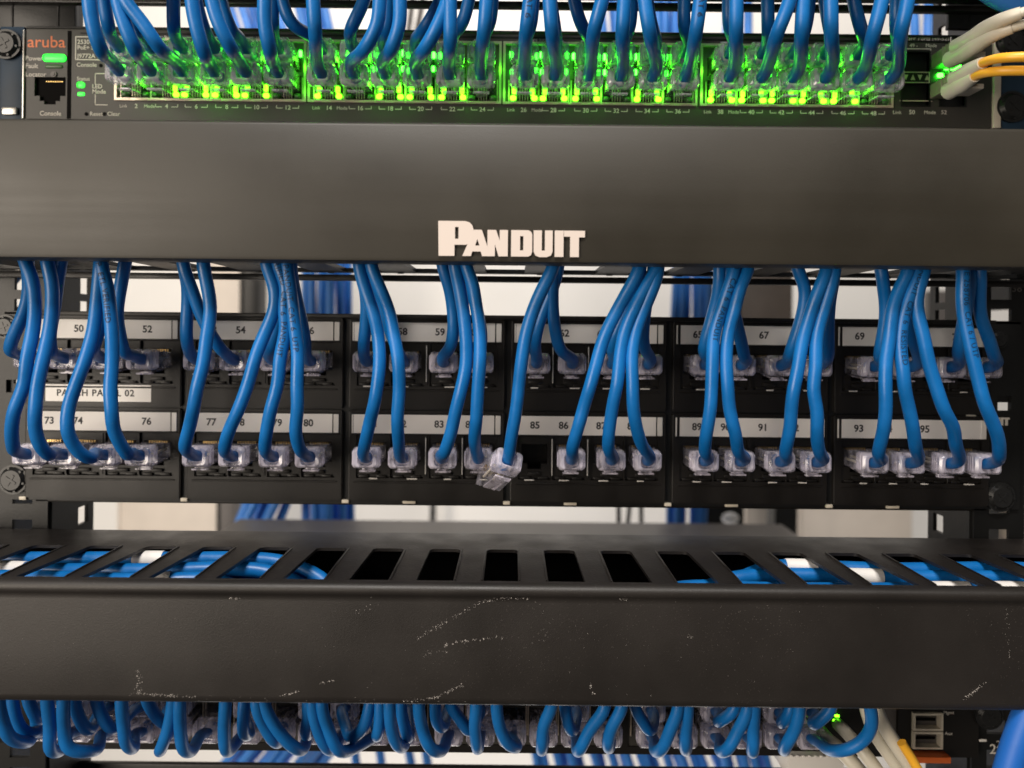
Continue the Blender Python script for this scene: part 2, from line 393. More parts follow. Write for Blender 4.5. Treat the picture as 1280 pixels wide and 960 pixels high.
# ------------------------------------------------------------------ rack rails
def rail(side, label):
    s = side
    r = thing('rack_rail', label, 'rail', (s*232, 4, 0))
    holes = []
    z = 165.0
    zs = []
    while z > -225:
        for dz in (0, 15.875, 28.6): zs.append(z-dz)
        z -= 44.45
    zs = [q+8.0 for q in zs]
    hol = [(-4.8, 4.8, q-4.2, q+4.2) for q in zs]
    bm = new_bm(); plate(bm, 'XZY', -12, 12, -240, 210, 0, 2, hol); obj('front_flange', bm, M['steel'], r, False)
    xw = -s*12
    bm = new_bm(); plate(bm, 'YZX', 2, 38, -240, 210, xw-1 if s > 0 else xw-1, xw+1, [(24, 33, q-4.5, q+4.5) for q in zs]); obj('side_web', bm, M['steel'], r, False)
    for k in range(-4, 5):
        printed('rail_number', str(24-k), 5, s*2, -0.08, k*44.45-14, M['print'], r)
    return r
rail(-1, 'black rack rail with square holes along the left edge')
rr_ = rail(1, 'black rack rail with square holes along the right edge')
v = pix(1269, 361, 2); printed('rail_number', '38', 5, v.x-232, -3.2, v.z, M['grey'], rr_)

# ------------------------------------------------------------------ cable managers
def screw_mesh(r=7):
    bm = new_bm()
    cyl(bm, (0, 1, 0), (0, -1.2, 0), r, r, 32)
    cyl(bm, (0, -1.2, 0), (0, -2.8, 0), r*0.86, r*0.66, 32)
    bx(bm, -0.5, 0.5, -3.1, -2.75, -r*0.4, r*0.4); bx(bm, -r*0.4, r*0.4, -3.12, -2.75, -0.5, 0.5)
    for a in range(6):
        t = a*math.pi/3+.3
        cyl(bm, (math.cos(t)*r*.8, -1.9, math.sin(t)*r*.8), (math.cos(t)*r*.8, -2.4, math.sin(t)*r*.8), .6, .6, 8)
    return finish(bm, 'screw', M['screw'], True)
SCREW = screw_mesh()
def screw(parent, x, y, z, rot=0.3, sc=1.0):
    o = bpy.data.objects.new('screw', SCREW); COL.objects.link(o); o.parent = parent
    o.location = Vector((x, y, z))*MM; o.rotation_euler = (0, rot, 0); o.scale = (sc, sc, sc)
    return o

PAN = [[[(80, 70), (285, 70), (318, 80), (338, 100), (348, 130), (350, 165), (346, 205), (325, 238), (290, 250), (205, 250), (205, 335), (85, 335)], [(208, 115), (235, 115), (235, 205), (208, 205)]],
       [[(352, 135), (412, 135), (480, 335), (415, 335), (405, 300), (340, 300), (330, 335), (265, 335)], [(378, 205), (395, 255), (362, 255)]],
       [[(455, 135), (520, 135), (548, 215), (548, 135), (610, 135), (610, 335), (540, 335), (512, 245), (512, 335), (455, 335)]],
       [[(635, 135), (765, 135), (785, 145), (795, 165), (795, 300), (785, 325), (765, 335), (635, 335)], [(703, 180), (728, 180), (728, 288), (703, 288)]],
       [[(806, 135), (868, 135), (868, 288), (892, 288), (892, 135), (950, 135), (950, 295), (938, 325), (905, 338), (850, 338), (820, 325), (806, 295)]],
       [[(966, 135), (1033, 135), (1033, 335), (966, 335)]],
       [[(1036, 135), (1195, 135), (1195, 185), (1150, 185), (1150, 335), (1083, 335), (1083, 180), (1036, 180)]]]
def panduit(parent, x0, z_top, k, y, depth, m, name='logo_letter'):
    """x0,z_top: where zoom point (80,70) sits, k: mm per zoom unit"""
    for n, lp in enumerate(PAN):
        cx = sum(p[0] for p in lp[0])/len(lp[0]); cz = sum(p[1] for p in lp[0])/len(lp[0])
        L = [[((u-cx)*k, -(v-cz)*k) for u, v in l] for l in lp]
        me = loops_mesh(name, L, depth+(n % 2)*0.06, m)
        o = bpy.data.objects.new(name, me); COL.objects.link(o); o.parent = parent
        o.location = Vector((x0+(cx-80)*k, y, z_top-(cz-70)*k))*MM

def finger_plate(bm, z, pitch, slot, c0, y0, y1, t=1.6, ya=None, yb=0):
    holes = []
    for i in range(-11, 12):
        c = c0+i*pitch
        holes.append((c-slot/2, c+slot/2, y0, y1))
    plate(bm, 'XYZ', -262, 262, ya, yb, z-t/2, z+t/2, holes)
    return bm

def upper_manager(dz, label, logo):
    o = (0, -36, 54+dz)
    r = thing('cable_manager', label, 'cable manager', o)
    def L(y, z): return (y-o[1], z-54)
    bm = new_bm()
    prof = [L(-61, 79.6), L(-71.5, 79.6), L(-72.6, 79.2), L(-73, 78.2), L(-73, 29), L(-72.6, 27.8), L(-71.5, 27.4), L(-61, 27.4)]
    extrude_profile(bm, prof, -262, 262, 1.3)
    obj('front_cover', bm, M['coat'], r, True, angle=50)
    bm = new_bm(); finger_plate(bm, 28.6+1.2-54, 32.5, 17.5, -3.5, -66-o[1], -6-o[1], 1.8, -70-o[1], 0-o[1]); obj('bottom_finger_plate', bm, M['steel'], r, False)
    bm = new_bm(); finger_plate(bm, 77-54, 32.5, 17.5, -3.5, -66-o[1], -6-o[1], 1.8, -70-o[1], 0-o[1]); obj('top_finger_plate', bm, M['steel'], r, False)
    bm = new_bm(); bx(bm, -262, 262, -1-o[1], 3-o[1], 25.2-54, 28-54, 0.4); obj('rear_bar', bm, M['duct'], r)
    for x in range(-7, 8):
        bm = new_bm(); bx(bm, -1.5, 1.5, -0.5, 0.5, 0, 1.6, 0.3)
        obj('clip_tab', bm, M['duct'], r, org=(x*32.5+12.5, -2-o[1], 28.5-54))
    if logo:
        p = pix(535+80/6.095, 265+70/6.095, -73)
        panduit(r, p.x-o[0], p.z-o[2], (D-73)/F/6.095, -73.5-o[1], 1.0, M['logo'])
    return r
upper_manager(0, 'black cable manager cover with raised white lettering between switch and patch panel', True)
upper_manager(129, 'rear bar of the cable manager above the top switch at the upper edge', False)

# lower manager
o = (0, -37, -115)
lm = thing('cable_manager', 'black scratched cable manager with slotted top and cables inside, below the patch panel', 'cable manager', o)
def L(y, z): return (y-o[1], z-o[2])
bm = new_bm()
extrude_profile(bm, [L(-70.8, -92.6), L(-72.2, -92.5), L(-74.0, -92.9), L(-75.2, -94.0), L(-75.4, -95.6), L(-74.6, -97.0), L(-73.9, -97.9), L(-74.0, -99.5), L(-74.2, -118), L(-74.0, -135), L(-73.6, -137.2), L(-72.4, -138.2), L(-62, -138.4)][::-1], -262, 262, -1.4)
obj('front_cover', bm, M['coat2'], lm, True, angle=50)
bm = new_bm()
holes = [(-3.5+i*24.6-6.6, -3.5+i*24.6+6.6, -69-o[1], -26.5-o[1]) for i in range(-10, 12)]
plate(bm, 'XYZ', -262, 262, -71-o[1], 0-o[1], -94.2-o[2], -92.9-o[2], holes)
for v in bm.verts:      # the outer slots flare towards the front, narrowing the fingers
    if abs(v.co.y-(-69-o[1])) < .01 and abs(v.co.x) < 261:
        i_ = round((v.co.x+3.5)/24.6); d_ = v.co.x-(-3.5+i_*24.6)
        if d_*i_ > 0: v.co.x += math.copysign(min(5.0, abs(i_)*0.8), i_)
es = [e for e in bm.edges if abs(e.verts[0].co.z-e.verts[1].co.z) > 0.5 and abs(e.verts[0].co.x) < 260 and len(e.link_faces) == 2 and abs(e.verts[0].co.y-(-26.5-o[1])) < 0.1]
bmesh.ops.bevel(bm, geom=es, offset=2.2, segments=4, affect='EDGES', profile=0.5)
obj('slotted_top', bm, M['duct'], lm, True)
for i in range(-10, 12):
    x = -3.5+i*24.6
    for sx in ((1,) if i < 0 else (-1,) if i > 0 else (-1, 1)):
        bm = new_bm(); bx(bm, -0.35, 0.35, -68.8-o[1], -27-o[1], -92.95-o[2], -92.4-o[2], 0.15, 1)
        obj('slot_rim', bm, M['duct'], lm, True, org=(x+sx*7.2, 0, 0))
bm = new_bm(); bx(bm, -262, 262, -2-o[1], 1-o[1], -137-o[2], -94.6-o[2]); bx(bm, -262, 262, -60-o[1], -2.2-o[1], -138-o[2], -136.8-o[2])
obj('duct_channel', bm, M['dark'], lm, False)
# paint chips
def chips(pts, n, jx, s0=0.12, s1=0.4):
    for _ in range(int(n*1.3)):
        t = random.random()*(len(pts)-1); i = int(t); f = t-i
        a, b = pts[i], pts[min(i+1, len(pts)-1)]
        p = pix(a[0]+(b[0]-a[0])*f+random.gauss(0, jx), a[1]+(b[1]-a[1])*f+random.gauss(0, jx), -74.3)
        r = random.uniform(s0, s1)*random.uniform(0.2, .62); k = random.randint(4, 6); a0 = random.random()*6
        cy = -74.32-o[1]
        vs = [bm.verts.new((p.x-o[0]+math.cos(a0+j*6.283/k)*r*random.uniform(.5, 1.4), cy, p.z-o[2]+math.sin(a0+j*6.283/k)*r*random.uniform(.3, .8))) for j in range(k)]
        f0 = bm.faces.new(vs)
        e = bmesh.ops.extrude_face_region(bm, geom=[f0]); 
        for v in e['geom']:
            if isinstance(v, bmesh.types.BMVert): v.co.y += 0.15
bm = new_bm()
chips([(520, 799), (560, 776), (600, 753), (635, 747), (668, 746)], 110, 1.3)
chips([(555, 806), (590, 800), (628, 797)], 40, 1.2)
chips([(530, 818), (560, 812)], 14, 2)
chips([(505, 877), (545, 872), (578, 856)], 60, 1.1)
chips([(398, 855), (418, 850)], 16, 0.9); chips([(352, 870), (372, 864)], 14, 1)
chips([(173, 840), (172, 868)], 30, 2.2); chips([(170, 866), (205, 869), (248, 871)], 50, 1.1)
chips([(1203, 876), (1216, 866), (1231, 854)], 34, 0.9); chips([(288, 748), (302, 749)], 12, 1)
chips([(775, 748), (783, 750)], 12, 1.2); chips([(860, 795), (866, 797)], 6, 1); chips([(738, 855), (742, 868)], 10, 1.5)
chips([(670, 750), (690, 790), (672, 805)], 10, 2, .08, .18); chips([(440, 768), (470, 756)], 9, 3)
chips([(700, 745), (1270, 760)], 30, 16, .08, .16); chips([(640, 790), (1000, 850)], 50, 24, .08, .16); chips([(1258, 760), (1262, 830)], 16, 1, .1, .2)
chips([(160, 868), (290, 874), (590, 878)], 36, 1.5, .1, .2); chips([(10, 800), (600, 820)], 40, 26, .06, .14)
obj('paint_chips', bm, M['chip'], lm, False)['kind'] = 'stuff'

# loose cables inside the lower manager
def duct_cable(pts, label, wraps=(), m='blue'):
    P = spline([Vector(p) for p in pts], 4); c = P[len(P)//2].copy()
    r = thing('duct_cable', label, 'cable', c, 'cables lying in the slotted cable manager')
    P = [p-c for p in P]
    bm = new_bm(); tube(bm, P, 3.15, 14); obj('jacket', bm, M[m], r)
    for f, n, txt in wraps:
        i = int(f*(len(P)-1)); j = min(i+n, len(P)-1)
        bm = new_bm(); tube(bm, P[i:j+1], 3.55, 16); wp = obj('cable_label', bm, M['paper'], r)
        if txt:
            a, b = P[i], P[j]; mid = (a+b)/2; d = (b-a).normalized()
            if d.x < 0: d = -d
            me = text_mesh(txt, 2.6, 0.05, 0.02)
            up = Vector((0, 0.55, 0.83)); side = up.cross(d).normalized(); up = d.cross(side).normalized()
            R = Matrix((d, side, up)).transposed()
            for v in me.vertices:
                ang = v.co.y/3.65
                q = mid+d*v.co.x+(up*math.cos(ang)+side*math.sin(ang))*(3.65+v.co.z)
                v.co = q*MM
            me.materials.clear(); me.materials.append(M['ink']); obj('label_print', me, None, wp)
    return r
sc_ = (D-45)/F
for i, (z, y, xe, wr, lb) in enumerate([
    (-97.6, -29, -95, [(.50, 3, '6A')], 'blue cable at the very back of the slotted duct at left'),
    (-98.6, -38, -100, [(.22, 4, '100')], 'blue cable second from the back of the slotted duct at left'),
    (-99.8, -47, -118, [(.62, 3, 'C6')], 'blue cable second from the front of the slotted duct at left'),
    (-102, -57, -150, [(.05, 5, '211 A')], 'blue cable in the left end of the slotted duct, nearest the front'),
    (-104.5, -32, -90, [], 'blue cable low at the back of the slotted duct at left')]):
    duct_cable([(-262, y-3+3*math.sin(i*2), z-.5), (-235, y+3*math.sin(i*3), z-1), (-190, y-3*math.sin(i*2.3), z-.5-i*.6), (-150, y-2+3*math.cos(i*2), z-.5), (xe, y+1, z-2), (xe+20, y-3, z-12), (xe+26, y-2, z-30)], lb, wr)
for i, (z, y, xs, wr, lb) in enumerate([
    (-97.6, -30, 95, [(.30, 3, None)], 'blue cable at the very back of the right duct, with a blank white wrap'),
    (-99.0, -39, 78, [(.44, 3, None)], 'blue cable second from the back at right in the duct, white wrap halfway'),
    (-100.2, -49, 52, [(.62, 4, '104 B'), (.73, 4, '105 A')], 'blue cable in the right duct carrying two printed white labels'),
    (-101.4, -58, 42, [(.24, 4, '107'), (.72, 4, '22 C')], 'blue cable nearest the front of the slotted duct at right, labelled twice')]):
    duct_cable([(xs-14, y+2, z-30), (xs-6, y, z-12), (xs+12, y-1, z-2), (110, y+3*math.sin(i*2), z-1), (165, y-3*math.cos(i*2.2), z-.5-i*.5), (215, y+3*math.sin(i*3), z-.5), (262, y-4, z-1)], lb, wr)
duct_cable([(26, -64, -125), (30, -62, -108), (36, -58, -103), (46, -62, -108), (52, -64, -124)], 'short cable end with ribbed cream sleeve in the slot right of the middle', [], 'creamj')
duct_cable([(-92, -48, -116), (-84, -54, -101), (-76, -60, -100), (-66, -66, -112)], 'short cream cable end with ribbed sleeve in the fifth duct slot from the left', [], 'creamj')
# ------------------------------------------------------------------ jack and plug prototypes
def jack_mesh():
    bm = new_bm()
    plate(bm, 'XZY', -7.6, 7.6, -11.5, 8.2, 0.8, 3.0, [(-6.2, 6.2, -4.6, 4.6), (-3.2, 3.2, -7.2, -4.5)])
    bx(bm, -7.6, -6.6, 3, 14, -8, 8); bx(bm, 6.6, 7.6, 3, 14, -8, 8)
    bx(bm, -6.4, -1.8, -0.2, 1.2, -11.8, -10.6, 0.25); bx(bm, 1.8, 6.4, -0.2, 1.2, -11.8, -10.6, 0.25)
    bx(bm, -3, 3, -0.4, 1.0, -10.2, -8.6, 0.3)
    bx(bm, -7.6, 7.6, 13, 14, -9, 8)
    return finish(bm, 'jack', M['plastic'], True)
JACK = jack_mesh()

def plug_meshes():
    bm = new_bm()
    # body with a tapered, rounded cable end, hollow slot lines
    bx(bm, -5.8, 5.8, -12.5, 8, -3.9, 4.1, 0.35)
    b2 = new_bm()
    # boot: loft rounded rectangle sections
    secs = [(-12.6, 5.7, 4.2, 1.0), (-14, 6.1, 4.7, 1.3), (-18.5, 6.2, 4.7, 1.5), (-20.8, 5.9, 4.4, 1.8), (-21.8, 4.9, 3.6, 1.8), (-21.6, 3.4, 3.0, 1.6), (-17.5, 3.2, 2.9, 1.6)]
    rings = []
    for (y, hw, hh, r) in secs:
        ring = []
        for q in range(4):
            cx = (hw-r)*(1 if q in (0, 3) else -1); cz = (hh-r)*(1 if q in (0, 1) else -1)
            for k in range(4):
                a = q*math.pi/2+k*math.pi/6
                ring.append(bm.verts.new((cx+math.cos(a)*r, y, cz+math.sin(a)*r)))
        rings.append(ring)
    n = len(rings[0])
    for a, b in zip(rings, rings[1:]):
        for k in range(n): bm.faces.new([a[k], a[(k+1) % n], b[(k+1) % n], b[k]])
    bm.faces.new(rings[-1]); bm.faces.new(rings[0])
    b2.free()
    for s in (-1, 1):      # side ribs
        for j in range(3): bx(bm, s*6.05-0.3, s*6.05+0.3, -19.2+j*1.9, -18.4+j*1.9, -3.2, 3.2, 0.12, 1)
    for v in bm.verts:
        if v.co.y < 0: v.co.y *= 0.84
    body = finish(bm, 'plug', M['plug'], True)
    body.materials.append(M['plug_body'])
    for p_ in body.polygons:
        if p_.center.y > -10.5*MM: p_.material_index = 1
    bm = new_bm()
    bx(bm, -2.8, 2.8, -13, 6, -0.4, 0.4, 0.15, 1)
    for v in bm.verts: v.co.z += -5.9-(-13-v.co.y)*0.10 if v.co.y < -5 else -4.6
    bx(bm, -3.6, 3.6, -15.5, -12.5, -6.9, -6.1, 0.2, 1)
    for v in bm.verts:
        if v.co.y < 0: v.co.y *= 0.84
    latch = finish(bm, 'latch_tab', M['plug'], True)
    bm = new_bm()
    for j in range(8): bx(bm, -4.1+j*1.17-0.28, -4.1+j*1.17+0.28, 2.0, 7.4, 3.2, 4.25)
    cont = finish(bm, 'contacts', M['gold'], False)
    bm = new_bm()
    for j in range(4): bx(bm, -3.9+j*2.35-0.5, -3.9+j*2.35+0.5, -11, 4, -1.6+(j % 2)*1.2, -0.5+(j % 2)*1.2, 0.3, 1)
    wires = finish(bm, 'wire_pairs', M['cream'], True)
    return body, latch, cont, wires
PLUG, LATCH, CONT, WIRES = plug_meshes()

def put_plug(root, rot=None, flip=False):
    p = bpy.data.objects.new('plug', PLUG); COL.objects.link(p); p.parent = root
    for nm, me in (('latch_tab', LATCH), ('contacts', CONT), ('wire_pairs', WIRES)):
        q = bpy.data.objects.new(nm, me); COL.objects.link(q); q.parent = p
    if rot is not None: p.rotation_euler = rot
    elif flip: p.rotation_euler = (0, math.pi, 0)
    return p

def wrap_text(P, start, s, size, r, facing, parent, rootloc, flip=False):
    """write along a tube path P (mm, world)"""
    me = text_mesh(s, size, 0.0, 0.03, 'LEFT', 1.12)
    bm = new_bm(); bm.from_mesh(me); bpy.data.meshes.remove(me)
    for _ in range(3):
        lg = [e for e in bm.edges if e.calc_length() > 0.7]
        if not lg: break
        bmesh.ops.subdivide_edges(bm, edges=lg, cuts=1)
        bmesh.ops.triangulate(bm, faces=[f for f in bm.faces if len(f.verts) > 4])
    acc = [0]
    for a, b in zip(P, P[1:]): acc.append(acc[-1]+(b-a).length)
    for v in bm.verts:
        d = start+(v.co.x)
        i = 0
        while i < len(P)-2 and acc[i+1] < d: i += 1
        f = (d-acc[i])/max(acc[i+1]-acc[i], 1e-6)
        p = P[i].lerp(P[i+1], min(f, 1))
        a = P[max(i-1, 0)]; b = P[min(i+2, len(P)-1)]
        t = (b-a).normalized()
        fr = (facing-t*facing.dot(t)).normalized(); sd = fr.cross(t).normalized()
        ang = v.co.y/r*(-1 if flip else 1)
        v.co = p+(fr*math.cos(ang)+sd*math.sin(ang))*(r+0.07)-rootloc
    return obj('jacket_print', bm, M['cable_ink'], parent, False)

def patch_cable(label, group, plugpos, pts, depths, r=2.7, plug=True, top_extra=None, text=None, flip=False):
    """pts in photo px from the top to the plug; depths: depth at first, middle, near-last"""
    X, Y, Z = plugpos
    root = thing('patch_cable', label, 'patch cable', plugpos, group)
    n = len(pts); W_ = []
    d0, d1, d2 = depths
    for i, (a, b) in enumerate(pts):
        t = i/(n-1)
        y = d0+(d1-d0)*t/0.55 if t < 0.55 else d1+(d2-d1)*((t-0.55)/0.45)**1.6
        W_.append(pix(a, b, y))
    W_ = W_[:-1]
    if top_extra: W_ = [Vector(q) for q in top_extra(W_[0])]+W_
    end = [Vector((X, -22.5, Z+2.2)), Vector((X, -17.5, Z+.2)), Vector((X, -8, Z))]
    for q in range(1, len(W_)-1): W_[q] = W_[q]+Vector((random.gauss(0, .32), random.gauss(0, .5), 0))
    P = spline(W_+end, 2.2)
    # end stays exactly inside the plug
    bm = new_bm(); tube(bm, [p-Vector(plugpos) for p in P], r, 16)
    j = obj('jacket', bm, M['blue'], root, 'all')
    if plug: put_plug(root, flip=flip)
    if text:
        s, st, fl = text
        wrap_text(P, st, s, 3.1, r, Vector((0.0, -1, 0)), j, Vector(plugpos), fl)
    return root

def up_duct(p):
    return [p+Vector((random.uniform(-6, 6)+14, 22, 46)), p+Vector((random.uniform(-2, 2)+2, 12, 28)), p+Vector((0, 3, 12))]
def up_top(p):
    return [p+Vector((0, 6, 40)), p+Vector((0, 2, 16))]
def up_low(p):
    return [p+Vector((random.uniform(-6, 6), 22, 34)), p+Vector((0, 10, 22)), p+Vector((0, 2, 9))]

# ------------------------------------------------------------------ patch panel
Zr = [-12.2, -55.4]
Zt = [7.1, -36.2]
pp = thing('patch_bay', 'black two row patch panel with twelve modules numbered 49 to 96', 'patch panel', (0, 2, -36))
po = Vector((0, 2, -36))
bm = new_bm()
hl = []
for s in (-1, 1):
    for zc in (12-36+48-4, -31+36, -76+36):
        pass
holes = []
for mi in range(6):
    cx = -192.0+mi*76.0+0.6
    for rr in range(2):
        holes.append((cx-33, cx+33, Zr[rr]-12-po.z, Zr[rr]+10-po.z))
for s in (-1, 1):
    for zc in (13.5-po.z+36*0, -31-po.z):
        pass
ear = [(-238.5, -229, 8.4-po.z+6, 17-po.z), (229, 239, 8.4-po.z, 17-po.z)]
hh = holes+[(-237, -228.5, 15-po.z, 23-po.z), (228, 237, 10-po.z, 18-po.z), (-239, -232, -29-po.z, -23-po.z), (229.5, 236, -33-po.z, -26-po.z)]
plate(bm, 'XZY', -240.5, 240.5, -79.5-po.z, 9.0-po.z, 0, 2, [h for h in hh if h[3] < 9-po.z])
obj('frame', bm, M['steel'], pp, False)
bm = new_bm(); bx(bm, -226, 226, -4.2, 0.0, 7.6-po.z, 9.6-po.z, 0.4); bx(bm, -240, 240, 0, 8, 8.0-po.z, 9.4-po.z)
bx(bm, -226, 226, 2, 12, -81-po.z, -79.2-po.z, 0.4)
obj('frame_flange', bm, M['plastic'], pp)
for mi in range(6):
    cx = -192+mi*76
    for dx in (-38, 0):
        if dx == 0 and mi in (0, 1): continue
        bm = new_bm(); bx(bm, -1.6 if dx else -3, 1.6 if dx else 3, -1.2, 0.2, -0.8, 0.8, 0.2)
        obj('notch_tab', bm, M['cream'], pp, org=(cx+dx+(0 if dx else -8), 0, -78.7-po.z))
for (x, z, s_) in ((-234.5, -70, 1.0), (230.5, -77+3.5, 1.0), (-239, 2, .8), (229.5, 0.5, .62)):
    screw(pp, x, -0.2, z-po.z, random.random()*3, s_)
panduit(pp, 214.5, -35.0-po.z, 15.6/1120*1.32, -0.25, 0.3, M['print'], 'small_logo_letter')
printed('rack_unit_mark', '00', 4.5, 233, -0.3, 26.5-po.z, M['print'], pp) if False else None

MODMESH = None
nums = [-25.0, -11.6, 6.0, 20.6]
jx = [-25.2, -9.0, 9.0, 25.2]
def module_mesh():
    bm = new_bm()
    H = 41.4
    # z local: 0 = module top
    holes = [(jx[k]-7.7, jx[k]+7.7, -31.2, -10.9) for k in range(4)]
    plate(bm, 'XZY', -36, 36, -H, 0, -4.5, -3.0, holes)
    # rim turned back
    bx(bm, -36.6, -36, -4.2, 1, -H+.3, -.3); bx(bm, 36, 36.6, -4.2, 1, -H+.3, -.3)
    bx(bm, -36, 36, -4.2, 1, 0, 0.5); bx(bm, -36, 36, -4.2, 1, -H-0.5, -H)
    # rounded corner edges
    for s in (-1, 1): cyl(bm, (s*36, -3.9, -H+.2), (s*36, -3.9, -.2), 0.62, 0.62, 10)
    # label channel lips
    bx(bm, -35.2, 35.2, -5.1, -4.5, -1.1, -0.5, 0.15, 1); bx(bm, -35.2, 35.2, -5.1, -4.5, -10.9, -10.3, 0.15, 1)
    for a, b in ((-17.1, 0), (0, 17.1)): pass
    for x in (-17.1, 0, 17.1): bx(bm, x-0.35, x+0.35, -4.9, -4.4, -30.5, -11.2, 0.1, 1)
    # ledge under the jacks
    bx(bm, -34, 34, -5.0, -4.5, -33.4, -32.6, 0.2, 1)
    return finish(bm, 'port_module', M['plastic'], True, 35)
MODMESH = module_mesh()
def strip_mesh(kind):
    bm = new_bm(); bx(bm, -34.2, 31.8, -4.72, -4.52, -10.1, -1.3); return finish(bm, 'label_strip', M['paper'], False)
STRIP = strip_mesh(0)
bm = new_bm(); bx(bm, 32.4, 34.9, -5.0, -4.5, -10.1, -1.3, 0.2, 1)
STRIPEND = finish(bm, 'label_holder', M['paper_end'], True)
bm = new_bm(); bx(bm, -35.0, -34.35, -5.0, -4.5, -10.1, -1.3, .1, 1)
STRIPEND2 = finish(bm, 'label_holder', M['paper_end'], True)
bm = new_bm(); bx(bm, 31.9, 32.5, -5.1, -4.5, -10.3, -1.1)
for mi in range(6):
    cx = -192.0+mi*76.0
    for rr in range(2):
        a = bpy.data.objects.new('port_module', MODMESH); COL.objects.link(a); a.parent = pp
        a.location = (Vector((cx, 4.5, Zt[rr]))-po)*MM
        first = 49+rr*24+mi*4
        for nm, me in (('label_strip', STRIP), ('label_holder', STRIPEND), ('label_holder', STRIPEND2)):
            q = bpy.data.objects.new(nm, me); COL.objects.link(q); q.parent = a
            if nm == 'label_strip' and mi >= 4: q.scale = (1, 1, 1); q.location = (1.2*MM, 0, 0)
            if mi >= 4 and nm == 'label_holder': q.rotation_euler = (0, 0, 0)
        for k in range(4):
            q = bpy.data.objects.new('jack', JACK); COL.objects.link(q); q.parent = a
            q.location = Vector((jx[k], -4.3, Zr[rr]-Zt[rr]))*MM
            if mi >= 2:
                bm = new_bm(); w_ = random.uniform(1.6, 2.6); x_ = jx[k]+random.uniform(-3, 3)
                bx(bm, -w_, w_, -.25, .25, -.28, .28, .1, 1); obj('jack_glint', bm, M['paper_end'], a, org=(x_, -4.4, -31.4))  # pale bar painted in as the bright glint under a jack, no real part
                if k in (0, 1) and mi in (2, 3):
                    bm = new_bm(); bx(bm, -.22, .22, -.2, .2, -8.6, 8.6, .1, 1); obj('seam_glint', bm, M['paper_end'], a, org=(-16.9 if k == 0 and mi == 3 else -.2+(k == 0)*17.2, -5.0, -20.5))  # thin pale strip added to stand for light leaking between the jacks
            printed('printed_number', str(first+k), 4.6, nums[k], -4.76, -5.7, M['ink'], a, bold=0.12)
        if mi == 0 and rr == 0:
            bm = new_bm(); bx(bm, -27, 22.6, -4.72, -4.52, -39.8, -31.9)
            nl = obj('name_label', bm, M['paper_end'], a, False)
            printed('printed_name', 'PATCH PANEL 02', 4.3, -3.5, -4.76, -35.9, M['ink'], nl, bold=0.1, spacing=1.12)
# rear metal box of the panel
bm = new_bm(); bx(bm, -222, 222, 14.5, 16, -79-po.z, 6-po.z); obj('rear_plate', bm, M['dark'], pp, False)

def portpos(n):
    n -= 49
    rr, k = divmod(n, 24); mi, j = divmod(k, 4)
    return (-192.0+mi*76.0+jx[j], 0.0, Zr[rr])

